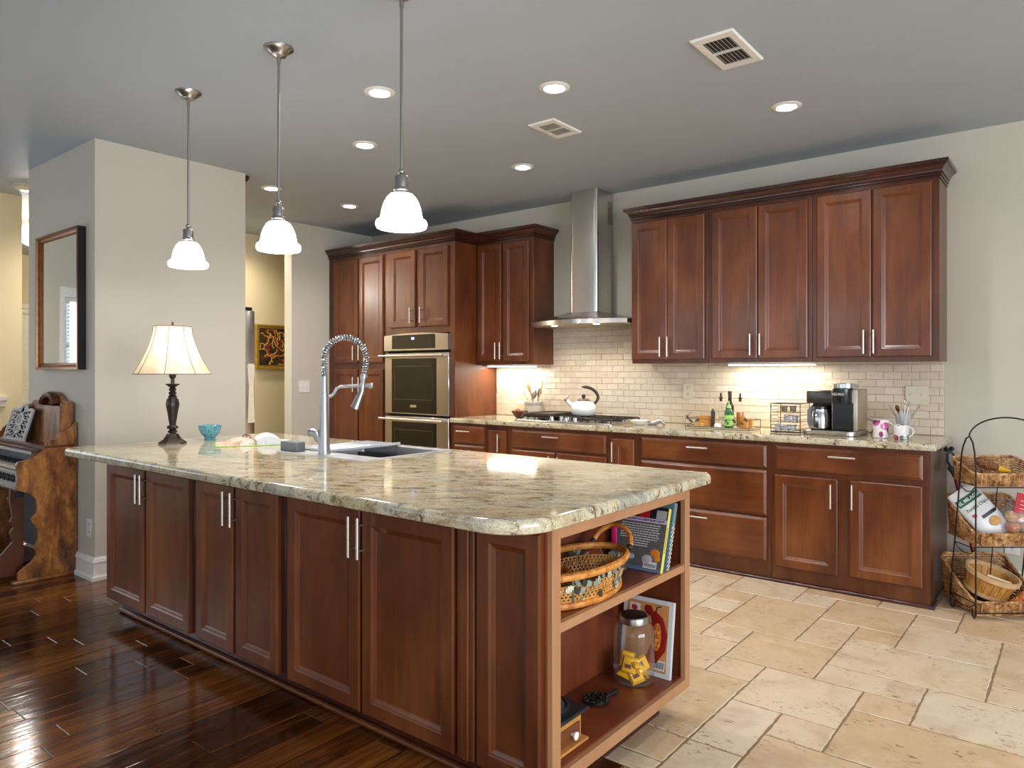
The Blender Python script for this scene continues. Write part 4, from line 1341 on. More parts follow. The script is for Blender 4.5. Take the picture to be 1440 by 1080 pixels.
b = MB(); b.lathe([(0, 0), (0.055, 0), (0.061, 0.006), (0.063, 0.05), (0.060, 0.095), (0.050, 0.120), (0.050, 0.126), (0.046, 0.126), (0.046, 0.119), (0.056, 0.094), (0.059, 0.05), (0.057, 0.008), (0, 0.004)], n=32)
b.build('body', metal('mirror_carafe', (0.52, 0.54, 0.55, 1), 0.10), cf, world=False)
b = MB(); b.lathe([(0, 0.146), (0.045, 0.145), (0.052, 0.138), (0.053, 0.122), (0, 0.122)], n=28); b.build('lid', M['blackplastic'], cf, world=False)
b = MB(); b.lathe([(0.0505, 0.108), (0.0555, 0.108), (0.0555, 0.121), (0.0505, 0.121)], n=28); b.build('rim_band', M['chrome'], cf, world=False)
b = MB(); a = -2.0; ca, sa = math.cos(a), math.sin(a)
b.tube([(0.05 * ca, 0.05 * sa, 0.128), (0.078 * ca, 0.078 * sa, 0.13), (0.094 * ca, 0.094 * sa, 0.115), (0.094 * ca, 0.094 * sa, 0.05), (0.086 * ca, 0.086 * sa, 0.018)], [0.010, 0.011, 0.0115, 0.011, 0.009], 10)
b.build('handle', plain('grey_handle', srgb(96, 104, 110), 0.3), cf, world=False)
b = MB(); b.tube([(-1.095, 5.0, WT + 0.10), (-1.06, 5.01, WT + 0.085), (-1.045, 5.0, WT + 0.045), (-1.06, 4.98, WT + 0.012), (-1.075, 5.06, WT + 0.004), (-1.10, 5.12, WT + 0.004)], 0.003, 8); b.build('cord', M['wire'], km)

# ---------------------------------------------------------------- mugs and spoon holder
def flower_mug(name, cols):
    t = NT(name)
    co = t.coord('Object')
    v = t.n('ShaderNodeTexVoronoi'); v.inputs['Scale'].default_value = cols[3]
    t.l(co, v.inputs['Vector'])
    m1 = t.ramp(v.outputs['Distance'], [(cols[4], (1, 1, 1, 1)), (cols[4] + 0.06, (0, 0, 0, 1))])
    hue = t.ramp(t.noise(co, 21, 2), [(0.40, cols[0]), (0.55, cols[1]), (0.64, cols[2])])
    c = t.mix(srgb(232, 228, 226), hue, m1)
    core = t.ramp(v.outputs['Distance'], [(0.10, (1, 1, 1, 1)), (0.16, (0, 0, 0, 1))])
    c = t.mix(c, srgb(70, 16, 50), core)
    t.base(c); t.set(Roughness=0.12)
    return t.m
def mug(label, x, y, r, hgt, mat, a):
    t = thing('mug', label, 'mug', (x, y, WT))
    b = MB(); b.lathe([(0, 0), (r * 0.86, 0), (r * 0.95, 0.004), (r * 0.94, hgt * 0.5), (r, hgt - 0.002), (r * 0.97, hgt), (r * 0.92, hgt - 0.002), (r * 0.87, 0.012), (0, 0.008)], n=32); b.build('body', mat, t, world=False)
    b = MB(); ca, sa = math.cos(a), math.sin(a)
    hp = [(r * 0.9 + 0.030 * math.sin(q), hgt * 0.52 + hgt * 0.33 * math.cos(q)) for q in [0.1 + 2.94 * i / 12 for i in range(13)]]
    b.tube([(u * ca, u * sa, z) for u, z in hp], 0.0048, 8)
    b.build('handle', M['porc'], t, world=False)
mug('taller white mug with large pink and purple flowers', -0.962, 4.76, 0.044, 0.108, flower_mug('pink_flower_print', (srgb(214, 110, 176), srgb(150, 40, 110), srgb(92, 60, 120), 15, 0.42)), math.radians(30))
mug('shorter white mug with small red and green flower print, nearest the worktop end', -0.847, 4.735, 0.041, 0.084, flower_mug('red_flower_print', (srgb(186, 60, 84), srgb(128, 96, 110), srgb(96, 132, 104), 30, 0.40)), math.radians(32))
t = thing('glass_tumbler', 'clear glass tumbler of teaspoons behind the mugs', 'tumbler', (-0.873, 4.945, WT))
b = MB(); b.lathe([(0, 0.002), (0.034, 0.002), (0.036, 0.006), (0.045, 0.145)], n=28)
b.build('body', glass('frosted_glass', (0.82, 0.88, 0.90, 1), 0.15, 1.4, 0.35), t, world=False)
SPD = metal('old_silver', (0.45, 0.41, 0.37, 1), 0.3)
for i, (dx, dy, hh, hd, lb) in enumerate(((-0.07, 0.0, 0.195, (0.004, 0.003, 0.012), 'teaspoon leaning far left in the glass tumbler'), (-0.025, -0.02, 0.175, (0.020, 0.009, 0.022), 'round brass-coloured spoon in the glass tumbler'),
        (0.005, 0.02, 0.215, (0.010, 0.004, 0.018), 'tallest teaspoon standing upright in the glass tumbler'), (0.025, 0.01, 0.205, (0.007, 0.004, 0.018), 'slim teaspoon right of the upright one in the glass tumbler'), (0.07, 0.005, 0.185, (0.009, 0.004, 0.022), 'teaspoon leaning far right in the glass tumbler'))):
    p0 = Vector((-0.873 - dx * 0.25, 4.945 - dy * 0.25, WT + 0.014)); p1 = Vector((-0.873 + dx, 4.945 + dy, WT + hh - 0.02))
    utensil('teaspoon', lb, tuple(p0), tuple(p1), hd, plain('brass_spoon', srgb(128, 84, 44), 0.3, 0.7) if i == 1 else SPD, 'spoon')

# ---------------------------------------------------------------- plates on the back wall
def wplate(kind, label, x0, x1, z0, z1, mat, gangs, sw, y=YW - 0.013):
    t = thing(kind, label, 'outlet' if not sw else 'switch', ((x0 + x1) / 2, y, (z0 + z1) / 2))
    b = MB(); b.box(x0, x1, y - 0.007, y, z0, z1, 0.003); b.build('cover_plate', mat, t)
    for g in range(gangs):
        x = x0 + (x1 - x0) * (g + 0.5) / gangs
        zc = (z0 + z1) / 2
        if sw:
            b = MB(); b.box(x - 0.005, x + 0.005, y - 0.016, y - 0.006, zc - 0.002, zc + 0.012, 0.002); b.build('toggle', mat, t)
        else:
            b = MB()
            for dz in (-0.025, 0.025):
                for dx in (-0.006, 0.006): b.box(x + dx - 0.0013, x + dx + 0.0013, y - 0.0078, y - 0.0068, zc + dz, zc + dz + 0.010)
                b.box(x - 0.002, x + 0.002, y - 0.0078, y - 0.0068, zc + dz - 0.010, zc + dz - 0.005)
            b.build('sockets', M['dark'], t)
    return t
wplate('outlet', 'ivory outlet on the tiled wall left of the bottle tray', -2.420, -2.338, 1.105, 1.228, M['plate'], 1, False)
wplate('outlet', 'ivory outlet on the tiled wall partly behind the coffee maker', -1.215, -1.140, 1.085, 1.205, M['plate'], 1, False)
wplate('light_switch', 'ivory double light switch on the tiled wall above the mugs', -0.895, -0.766, 1.104, 1.224, M['plate'], 2, True)
wplate('outlet', 'white outlet low on the wall behind the basket stand', -0.375, -0.300, 0.235, 0.355, M['plateW'], 1, False, YW - 0.0005)

# ---------------------------------------------------------------- island sink and faucet
s = thing('kitchen_sink', 'stainless drop-in sink in the island worktop behind the faucet', 'sink', (-2.83, 2.35, 0.915))
b = MB()
RO = rrect(-3.17, -2.49, 2.06, 2.637, (0.02,) * 4, 5)
def ringz(x0, x1, y0, y1, r, z, n=5): return [(x, y, z) for x, y in rrect(x0, x1, y0, y1, (r,) * 4, n)]
b.loops([ringz(-3.17, -2.49, 2.06, 2.637, 0.02, 0.9152), ringz(-3.169, -2.491, 2.061, 2.636, 0.02, 0.9185), ringz(-3.14, -2.52, 2.185, 2.61, 0.02, 0.9185), ringz(-3.135, -2.525, 2.19, 2.605, 0.018, 0.914),
         ringz(-3.13, -2.53, 2.195, 2.60, 0.018, 0.72), ringz(-3.11, -2.55, 2.215, 2.58, 0.02, 0.705)], True, False, True)
b.build('basin', M['sinksteel'], s, smooth=30)
b = MB(); b.lathe([(0, 0.7065), (0.04, 0.7065), (0.045, 0.708), (0.045, 0.7055)], (-2.75, 2.42, 0), 20); b.build('drain', M['chrome'], s)
t = thing('drying_tray', 'white ridged drying tray resting across the left part of the sink', 'drying tray', (-3.0, 2.4, 0.919))
b = MB()
b.box(-3.135, -2.875, 2.175, 2.63, 0.9190, 0.926, 0.002)
for k in range(11):
    x = -3.122 + k * 0.0235
    b.box(x, x + 0.010, 2.185, 2.62, 0.926, 0.9305, 0.002)
b.box(-2.882, -2.870, 2.172, 2.633, 0.9190, 0.935, 0.003)
b.build('ridged_plate', plain('satin_white_tray', srgb(206, 210, 214), 0.22, 0.35), t)
t = thing('sponge_holder', 'grey rectangular sponge holder on the sink rim left of the faucet', 'sponge holder', (-3.09, 2.12, 0.919))
b = MB(); b.box(-3.158, -3.025, 2.085, 2.14, 0.919, 0.965, 0.003); b.build('body', plain('grey_felt', srgb(112, 116, 120), 0.6), t)

f = thing('faucet', 'tall stainless spring-neck faucet on the island sink', 'faucet', (-2.855, 2.125, 0.9187))
b = MB(); b.lathe([(0, 0), (0.0305, 0), (0.0305, 0.003), (0.029, 0.010), (0.025, 0.09), (0.0215, 0.20), (0.0205, 0.285), (0.0205, 0.290), (0.0165, 0.292), (0.0160, 0.372), (0, 0.372)], n=28); b.build('body', M['faucet'], f, world=False)
dx, dy = 0.62, 0.785
def fp(r, z): return (r * dx, r * dy, z)
cl = [(0, 0.365), (0, 0.40)]
for i in range(17):
    a = PI - (PI + 0.32) * i / 16
    cl.append((0.1 + 0.1 * math.cos(a), 0.455 + 0.105 * math.sin(a)))
cl += [(0.192, 0.395), (0.187, 0.372)]
pts = [Vector(fp(r, z)) for r, z in cl]
# resample
def resample(P, n):
    L = [0]
    for i in range(1, len(P)): L.append(L[-1] + (P[i] - P[i - 1]).length)
    out = []
    for k in range(n):
        d = L[-1] * k / (n - 1)
        j = 0
        while j < len(L) - 2 and L[j + 1] < d: j += 1
        tt = (d - L[j]) / max(1e-9, L[j + 1] - L[j])
        out.append(P[j].lerp(P[j + 1], tt))
    return out
pts = resample(pts, 60)
b = MB(); b.tube(pts, 0.0078, 8); b.build('hose', plain('dark_hose', srgb(74, 88, 100), 0.35), f, world=False)
b = MB()
dense = resample(pts, 40 * 12)
hel = []
side = Vector((dy, -dx, 0))
for i, p in enumerate(dense):
    tn = (dense[min(i + 1, len(dense) - 1)] - dense[max(i - 1, 0)]).normalized()
    u = side
    v = tn.cross(u).normalized()
    a = 2 * PI * 40 * i / len(dense)
    hel.append(p + (u * math.cos(a) + v * math.sin(a)) * 0.0135)
b.tube(hel, 0.0030, 5)
b.build('spring', M['chrome'], f, world=False, smooth=60)
b = MB()
pA = Vector(fp(0.187, 0.372)); pB = Vector(fp(0.178, 0.30)); pC = Vector(fp(0.145, 0.215))
b.tube([pA + Vector((0, 0, 0.012)), pA, pA.lerp(pB, 0.3), pB, pB.lerp(pC, 0.6), pC], [0.016, 0.019, 0.012, 0.0145, 0.021, 0.025], 18)
b.build('spray_head', M['faucet'], f, world=False)
b = MB()
b.tube([fp(0.018, 0.275), fp(0.032, 0.276), fp(0.048, 0.290), (fp(0.060, 0.312)), fp(0.078, 0.322), fp(0.12, 0.324), fp(0.205, 0.326), fp(0.218, 0.326)], [0.008, 0.008, 0.008, 0.008, 0.008, 0.0085, 0.0095, 0.014], 12)
b.sphere(fp(0.222, 0.326), 0.0145, 12, 8)
b.build('docking_arm', M['faucet'], f, world=False)
b = MB()
b.tube([(-0.008, -0.002, 0.040), (-0.030, -0.012, 0.075), (-0.042, -0.018, 0.098), (-0.062, -0.030, 0.103)], [0.017, 0.018, 0.021, 0.022], 16)
b.tube([(-0.062, -0.030, 0.103), (-0.070, -0.034, 0.104)], [0.023, 0.0215], 16)
b.build('lever_handle', M['faucet'], f, world=False)

# ---------------------------------------------------------------- on the island
WI = 0.9153
L = thing('table_lamp', 'lit table lamp with parchment shade and dark turned base on the island', 'lamp', (-3.945, 1.925, WI), rotz=math.radians(8))
LB = plain('bronze_lamp', srgb(46, 36, 31), 0.32, 0.35, 0.5, 0.2)
b = MB()
def poly(r, z, n=6): return [(r * math.cos(2 * PI * k / n), r * math.sin(2 * PI * k / n), z) for k in range(n)]
b.loops([poly(0.072, 0), poly(0.072, 0.008), poly(0.066, 0.013), poly(0.048, 0.024), poly(0.034, 0.045), poly(0.030, 0.055)], True, True, True)
b.build('base', LB, L, world=False, smooth=25)
b = MB()
b.lathe([(0, 0.05), (0.018, 0.05), (0.016, 0.058), (0.024, 0.062), (0.026, 0.068), (0.020, 0.074), (0.016, 0.080), (0.028, 0.084), (0.030, 0.092), (0.026, 0.098), (0.016, 0.104)], n=24)
b.lathe([(0.016, 0.104), (0.018, 0.120), (0.024, 0.165), (0.031, 0.205), (0.033, 0.222), (0.028, 0.245), (0.020, 0.255)], n=48, wob=lambda a, z: 1 + 0.07 * abs(math.sin(6 * a)) * (1 if 0.11 < z < 0.25 else 0))
b.lathe([(0.020, 0.255), (0.024, 0.262), (0.014, 0.270), (0.020, 0.276), (0.021, 0.282), (0.013, 0.290), (0.019, 0.296), (0.020, 0.302), (0.013, 0.310), (0.022, 0.316), (0.037, 0.328), (0.036, 0.331), (0.010, 0.333), (0.010, 0.360), (0.016, 0.365), (0.018, 0.372), (0.018, 0.400), (0.013, 0.408), (0, 0.41)], n=24)
b.build('stem', LB, L, world=False)
b = MB(); b.cyl((0.018, 0, 0.385), (0.045, 0, 0.385), 0.004, n=8); b.build('switch', LB, L, world=False)
t_ = NT('lit_parchment')
nz = t_.noise(t_.coord('Object', (1, 1, 0.6)), 9, 5, 0.6)
colr = t_.ramp(nz, [(0.35, srgb(232, 212, 178)), (0.6, srgb(246, 238, 222))])
t_.base(colr); t_.set(Roughness=0.7, Transmission_Weight=0.0)
tr = t_.n('ShaderNodeBsdfTranslucent'); t_.l(colr, tr.inputs['Color'])
mx = t_.n('ShaderNodeMixShader'); mx.inputs[0].default_value = 0.55
t_.l(t_.b.outputs[0], mx.inputs[1]); t_.l(tr.outputs[0], mx.inputs[2]); t_.l(mx.outputs[0], t_.out.inputs['Surface'])
b = MB()
def octr(f, n=8):
    z = 0.385 + 0.262 * f
    r = 0.200 - 0.103 * (1 - (1 - f) ** 1.6)
    out = []
    for k in range(n * 4):
        a = 2 * PI * k / (n * 4)
        seg = (a / (2 * PI / n)) % 1
        rr = r * (1 - 0.035 * math.sin(PI * seg))
        out.append((rr * math.cos(a), rr * math.sin(a), z))
    return out
b.loops([octr(i / 10) for i in range(11)])
sh = b.build('shade', t_.m, L, world=False, smooth=60)
b = MB()
for k in range(8):
    pr = [octr(i / 10)[k * 4] for i in range(11)]
    b.tube([(p[0] * 1.004, p[1] * 1.004, p[2]) for p in pr], 0.0019, 5)
for f_ in (0, 1): b.tube(octr(f_), 0.0022, 5, True)
b.build('piping', plain('shade_piping', srgb(110, 80, 50), 0.6), sh, world=False)
b = MB(); b.tube([(0, 0, 0.41), (0.0, 0, 0.64)], 0.003, 6); b.lathe([(0, 0.64), (0.006, 0.645), (0.008, 0.655), (0.004, 0.664), (0.006, 0.670), (0, 0.676)], n=12)
for a in (0, 2.1, 4.2): b.tube([(0, 0, 0.635), (0.096 * math.cos(a), 0.096 * math.sin(a), 0.645)], 0.0015, 5)
b.build('harp_finial', LB, L, world=False)
b = MB(); b.sphere((0, 0, 0.49), 0.03, 14, 10, (1, 1, 1.2)); b.build('bulb', emit('lamp_bulb', (1, 0.85, 0.6), 4), L, world=False)
light('table_lamp_bulb', 'POINT', (-3.945, 1.925, WI + 0.50), 5, (1, 0.86, 0.66), radius=0.035)

t = thing('blue_bowl', 'small turquoise footed bowl with embossed pattern on the island', 'bowl', (-4.005, 2.175, WI))
bm_ = NT('turquoise_glaze')
v = bm_.n('ShaderNodeTexVoronoi', feature='DISTANCE_TO_EDGE'); v.inputs['Scale'].default_value = 42
bm_.l(bm_.coord(), v.inputs['Vector'])
bm_.base(bm_.ramp(v.outputs['Distance'], [(0.02, srgb(112, 172, 186)), (0.2, srgb(74, 144, 164))])); bm_.set(Roughness=0.2); bm_.bump(v.outputs['Distance'], 0.4, 0.01)
b = MB(); b.lathe([(0, 0), (0.032, 0), (0.034, 0.004), (0.028, 0.012), (0.034, 0.018), (0.052, 0.040), (0.061, 0.066), (0.064, 0.084), (0.061, 0.085), (0.057, 0.068), (0.046, 0.040), (0.02, 0.020), (0, 0.018)], n=36); b.build('body', bm_.m, t, world=False)

bk = thing('open_book', 'open picture cookbook lying face up beside the turquoise bowl', 'book', (-3.585, 2.205, WI), rotz=math.radians(62))
def page_mat(name, c1, c2, c3):
    q = NT(name)
    co = q.coord('Object', (1, 1, 1))
    bl = q.ramp(q.noise(co, 14, 2), [(0.42, (0, 0, 0, 1)), (0.50, (1, 1, 1, 1))])
    q.base(q.mix(q.mix(c1, c2, bl), c3, q.ramp(q.noise(co, 40, 3), [(0.56, (0, 0, 0, 1)), (0.64, (0.6, 0.6, 0.6, 1))])))
    q.set(Roughness=0.4)
    return q.m
b = MB(); b.box(-0.205, 0.205, -0.135, 0.135, 0, 0.003, 0.001); b.build('cover', plain('lime_cover', srgb(150, 190, 60), 0.4), bk, world=False)
def pages(sgn, hump, mat, nm):
    b = MB()
    N = 12
    top = []
    for i in range(N + 1):
        u = i / N
        x = sgn * (0.004 + 0.192 * u)
        z = 0.004 + hump * (math.sin(PI * min(1, u * 1.15 + 0.12)) ** 0.8 if u < 0.75 else math.sin(PI * min(1, 0.75 * 1.15 + 0.12)) ** 0.8 * (1 - (u - 0.75) / 0.25 * 0.75))
        top.append((x, z))
    poly_ = [(sgn * 0.004, 0.0032)] + top + [(sgn * 0.196, 0.0032)]
    b.prism(poly_, 'y', -0.13, 0.13)
    return b.build(nm, mat, bk, world=False, smooth=40)
pages(-1, 0.026, page_mat('printed_page', srgb(222, 216, 206), srgb(206, 172, 146), srgb(150, 100, 76)), 'left_pages')
pages(1, 0.046, page_mat('text_page', srgb(226, 226, 228), srgb(214, 216, 222), srgb(190, 196, 206)), 'right_pages')
b = MB(); b.tube([(-0.01, 0.134, 0.02), (-0.02, 0.15, 0.035), (-0.045, 0.152, 0.04), (-0.055, 0.145, 0.03), (-0.04, 0.14, 0.024)], 0.003, 6); 
b.build('bookmark_ring', M['wire'], bk, world=False)

# ---------------------------------------------------------------- alcove wall: mirror, outlet
m = thing('wall_mirror', 'tall rectangular wall mirror in a narrow bronze and black frame', 'mirror', (-5.36, YA, 1.33))
X0, X1, Z0, Z1 = -5.735, -5.005, 1.328, 2.245
YF = YA - 0.052
b = MB()
def mr(i, y): return [(X0 + i, y, Z0 + i), (X1 - i, y, Z0 + i), (X1 - i, y, Z1 - i), (X0 + i, y, Z1 - i)]
b.loops([mr(0, YA - 0.0005), mr(0, YF + 0.001)]); b.build('outer_frame', plain('black_lacquer', srgb(20, 20, 24), 0.2), m)
b = MB(); b.loops([mr(0, YF + 0.001), mr(0.004, YF), mr(0.016, YF), mr(0.019, YF + 0.010), mr(0.032, YF + 0.018), mr(0.040, YF + 0.016), mr(0.044, YF + 0.022)])
b.build('inner_frame', plain('bronze_gilt', srgb(132, 84, 44), 0.3, 0.6, 0.5, 0.2), m)
b = MB(); b.loops([mr(0.043, YF + 0.022), mr(0.05, YF + 0.0215)], True, True, True); b.box(X0 + 0.04, X1 - 0.04, YF + 0.023, YA - 0.001, Z0 + 0.04, Z1 - 0.04)
b.build('glass', metal('mirror_silver', (0.82, 0.84, 0.84, 1), 0.02), m)
def plate_small(label, x0, x1, z0, z1):
    t = thing('outlet', label, 'outlet', ((x0 + x1) / 2, YA, (z0 + z1) / 2))
    b = MB(); b.box(x0, x1, YA - 0.007, YA - 0.0005, z0, z1, 0.003); b.build('cover_plate', M['plateW'], t)
    b = MB()
    for dz in (-0.022, 0.022):
        for dx in (-0.007, 0.007): b.box((x0 + x1) / 2 + dx - 0.0015, (x0 + x1) / 2 + dx + 0.0015, YA - 0.0078, YA - 0.0066, (z0 + z1) / 2 + dz - 0.005, (z0 + z1) / 2 + dz + 0.006)
    b.build('sockets', M['dark'], t)
plate_small('white outlet low on the alcove wall beside the organ', -4.985, -4.912, 0.262, 0.378)
# switch on the left kitchen wall
t = thing('light_switch', 'white double light switch on the wall left of the pantry', 'switch', (-6.07, 4.275, 1.17))
b = MB(); b.box(-6.0695, -6.063, 4.215, 4.340, 1.108, 1.228, 0.003); b.build('cover_plate', M['plateW'], t)
for y in (4.255, 4.30): b = MB(); b.box(-6.064, -6.053, y - 0.005, y + 0.005, 1.160, 1.176, 0.002); b.build('toggle', M['plateW'], t)

# ---------------------------------------------------------------- refrigerator behind the alcove wall
fr = thing('refrigerator', 'stainless refrigerator seen edge-on past the alcove wall', 'refrigerator', (-5.45, 2.6, 0))
b = MB(); b.box(-5.91, -5.0, 2.05, 2.915, 0.02, 1.79, 0.005); b.build('body', plain('grey_case', srgb(110, 108, 104), 0.4), fr)
SS = metal('dark_stainless', (0.62, 0.57, 0.52, 1), 0.25, (1, 1, 0.03))
for xa, xb in ((-5.91, -5.46), (-5.45, -4.905)):
    b = MB(); b.box(xa, xb, 2.92, 3.02, 0.80, 1.775, 0.008, 2); d = b.build('door', SS, fr)
    b = MB()
    x = xb - 0.03 if xb < -5.2 else xa + 0.03
    b.tube([(x, 3.02, 1.0), (x, 3.07, 1.01), (x, 3.07, 1.63), (x, 3.02, 1.64)], 0.011, 8); b.build('handle', M['pull'], d)
SHP = ((2.955, 1.36), (2.966, 1.375), (3.002, 1.375), (3.014, 1.36), (3.004, 1.2), (3.014, 0.93), (2.955, 0.93), (2.966, 1.2))
b = MB(); b.loops([[(-4.9045, y, z) for y, z in SHP], [(-4.898, y, z) for y, z in SHP]], True, True, True)
b.build('door_side_trim', plain('cream_trim', srgb(226, 214, 190), 0.35), fr)
b = MB(); b.box(-5.0, -4.905, 2.915, 3.0, 1.776, 1.80, 0.004); b.build('hinge_cover', M['blackplastic'], fr)
b = MB(); b.box(-5.91, -4.905, 2.92, 3.02, 0.08, 0.785, 0.008, 2); d = b.build('freezer_drawer', SS, fr)
b = MB(); b.tube([(-5.8, 3.02, 0.72), (-5.79, 3.07, 0.72), (-5.03, 3.07, 0.72), (-5.02, 3.02, 0.72)], 0.011, 8); b.build('handle', M['pull'], d)
fc = cab('fridge_cabinet', 'dark cabinet over the refrigerator, its crown tip showing past the alcove wall', -5.915, -4.985, 2.05, 2.86, 1.86, 2.70)
door(-5.90, -5.46, 1.88, 2.64, 2.88, fc); door(-5.45, -5.0, 1.88, 2.64, 2.88, fc)
b = MB(); b.sweep([(-4.905, 2.925), (-5.925, 2.925)], [(-0.05, 2.705), (0.0, 2.705), (0.004, 2.712), (0.012, 2.716), (0.016, 2.730), (0.030, 2.742), (0.040, 2.748), (0.046, 2.765), (0.05, 2.780), (-0.05, 2.780)])
b.build('cornice', M['crown'], fc)

# picture in the hall
p = thing('framed_painting', 'gold framed dark painting of yellow and red scrolls in the hall', 'painting', (-6.95, 4.52, 1.58))
PY0, PY1, PZ0, PZ1 = 4.275, 4.77, 1.342, 1.826
b = MB()
def pr(i, x): return [(x, PY0 + i, PZ0 + i), (x, PY1 - i, PZ0 + i), (x, PY1 - i, PZ1 - i), (x, PY0 + i, PZ1 - i)]
b.loops([pr(0, -6.9495), pr(0, -6.915), pr(0.004, -6.91), pr(0.018, -6.912), pr(0.024, -6.92), pr(0.036, -6.918), pr(0.042, -6.928)])
b.build('frame', plain('gilt_frame', srgb(176, 140, 58), 0.35, 0.5, 0.5, 0.2), p)
b = MB(); b.loops([pr(0.041, -6.928), pr(0.05, -6.9279)], True, True, True)
cv = NT('painted_canvas')
cv.base(cv.ramp(cv.noise(cv.coord(), 14, 4, 0.6), [(0.35, srgb(26, 18, 12)), (0.6, srgb(66, 46, 24)), (0.75, srgb(92, 60, 22))])); cv.set(Roughness=0.5)
cvo = b.build('canvas', cv.m, p)
rp = random.Random(5)
b = MB(); b2 = MB()
for k in range(26):
    y, z = rp.uniform(PY0 + 0.09, PY1 - 0.09), rp.uniform(PZ0 + 0.08, PZ1 - 0.08)
    pts_ = []
    a = rp.uniform(0, 6)
    for q in range(7):
        pts_.append((-6.9272, min(max(y, PY0 + 0.055), PY1 - 0.055), min(max(z, PZ0 + 0.055), PZ1 - 0.055)))
        a += rp.choice((-1.2, 1.2, 0.5, -0.5))
        y += 0.034 * math.cos(a); z += 0.034 * math.sin(a)
    (b if k % 3 else b2).tube(pts_, 0.0058, 5)
b.build('yellow_scrolls', plain('ochre_paint', srgb(206, 152, 56), 0.5), cvo); b2.build('red_scrolls', plain('red_paint', srgb(150, 52, 26), 0.5), cvo)

# ---------------------------------------------------------------- antique organ
og = thing('reed_organ', 'antique carved wooden reed organ with fretwork music desk against the alcove wall', 'organ', (-5.65, 1.7, 0))
OW = cabinet_wood('old_oak', srgb(62, 32, 12), srgb(132, 80, 36), srgb(178, 122, 64), 0.42, 'z', 0.15)
OWX = NT('stained_oak')
co_ = OWX.coord('Object', (1, 1, 0.35), jitter=True)
OWX.base(OWX.mix(OWX.ramp(OWX.noise(co_, 11, 6, 0.65, 0.5), [(0.34, srgb(70, 36, 12)), (0.5, srgb(140, 84, 34)), (0.64, srgb(182, 124, 60))]), srgb(46, 26, 12), OWX.ramp(OWX.noise(OWX.coord('Object', (1, 1, 0.7)), 34, 5, 0.7), [(0.36, (0.45, 0.45, 0.45, 1)), (0.56, (0, 0, 0, 1))])))
OWX.set(Roughness=0.4, Coat_Weight=0.15); OW = OWX.m
OD = cabinet_wood('dark_old_oak', srgb(48, 22, 12), srgb(84, 42, 22), srgb(112, 62, 34), 0.35, 'x', 0.3)
side = [(1.875, 0.025), (1.875, 0.83), (1.70, 0.83), (1.655, 0.795), (1.60, 0.765), (1.545, 0.755), (1.535, 0.735), (1.545, 0.70), (1.55, 0.66), (1.543, 0.62), (1.536, 0.59), (1.56, 0.575),
        (1.61, 0.555), (1.64, 0.52), (1.652, 0.47), (1.648, 0.43), (1.625, 0.408), (1.620, 0.385), (1.632, 0.36), (1.65, 0.33), (1.658, 0.285), (1.65, 0.24), (1.628, 0.212), (1.645, 0.19), (1.648, 0.16), (1.62, 0.125), (1.575, 0.095), (1.548, 0.07), (1.545, 0.025)]
for xa in (-6.185, -5.155):
    b = MB(); b.prism(side, 'x', xa, xa + 0.026); b.build('side_panel', OW, og, smooth=20)
    b = MB(); b.box(xa - 0.008, xa + 0.034, 1.515, 1.876, 0.0, 0.026, 0.008, 2); b.build('foot', OW, og)
    # inner scalloped bracket leg
    b = MB()
    xi = xa - 0.14 if xa > -5.5 else xa + 0.14
    leg = [(1.62, 0.03), (1.62, 0.60), (1.55, 0.60), (1.545, 0.50), (1.56, 0.40), (1.545, 0.37), (1.565, 0.33), (1.545, 0.30), (1.56, 0.24), (1.50, 0.17), (1.45, 0.12), (1.42, 0.03)]
    b.prism(leg, 'x', xi, xi + 0.024); b.build('bracket_leg', OD, og, smooth=20)
b = MB(); b.box(-6.16, -5.155, 1.548, 1.86, 0.575, 0.60); b.box(-6.16, -5.155, 1.846, 1.872, 0.60, 0.83); b.build('case', OD, og)
b = MB(); b.box(-6.158, -5.157, 1.855, 1.870, 0.08, 0.575); b.build('back_board', plain('grey_backboard', srgb(92, 96, 100), 0.4), og)
b = MB(); b.box(-6.155, -5.158, 1.545, 1.565, 0.60, 0.70); ks = b.build('key_slip', plain('silvered_slip', srgb(170, 170, 172), 0.3, 0.4), og)
b = MB()
for k in range(12):
    x = -6.11 + k * 0.082
    for sx in (-1, 1):
        b.tube([(x, 1.5445, 0.65), (x + sx * 0.015, 1.5445, 0.672), (x + sx * 0.03, 1.5445, 0.665), (x + sx * 0.028, 1.5445, 0.65), (x + sx * 0.03, 1.5445, 0.635), (x + sx * 0.015, 1.5445, 0.628)], 0.0045, 5, True)
b.build('fret_pattern', M['dark'], ks)
b = MB()
for z in (0.592, 0.604, 0.692): b.tube([(-6.155, 1.541, z), (-5.157, 1.541, z)], 0.005, 6)
b.build('slip_molding', plain('pale_molding', srgb(190, 188, 186), 0.3, 0.3), ks)
b = MB()
for k in range(36):
    x = -6.145 + k * 0.0273
    b.box(x, x + 0.0262, 1.55, 1.685, 0.703, 0.722, 0.002)
kb = b.build('white_keys', plain('ivory_keys', srgb(206, 196, 172), 0.25), og)
b = MB()
for k in range(35):
    if k % 7 in (2, 6): continue
    x = -6.145 + (k + 1) * 0.0273
    b.box(x - 0.008, x + 0.007, 1.605, 1.685, 0.722, 0.733, 0.002)
b.build('black_keys', M['blackplastic'], kb)
b = MB(); b.box(-6.158, -5.157, 1.69, 1.71, 0.70, 0.80); b.build('stop_board', plain('blue_grey_board', srgb(96, 102, 108), 0.35), og)
b = MB()
b.box(-6.16, -5.155, 1.625, 1.875, 0.800, 0.812, 0.004); b.box(-6.17, -5.148, 1.655, 1.876, 0.812, 0.824, 0.004); b.box(-6.185, -5.128, 1.69, 1.877, 0.830, 0.845, 0.004); b.box(-6.16, -5.155, 1.70, 1.872, 0.822, 0.832)
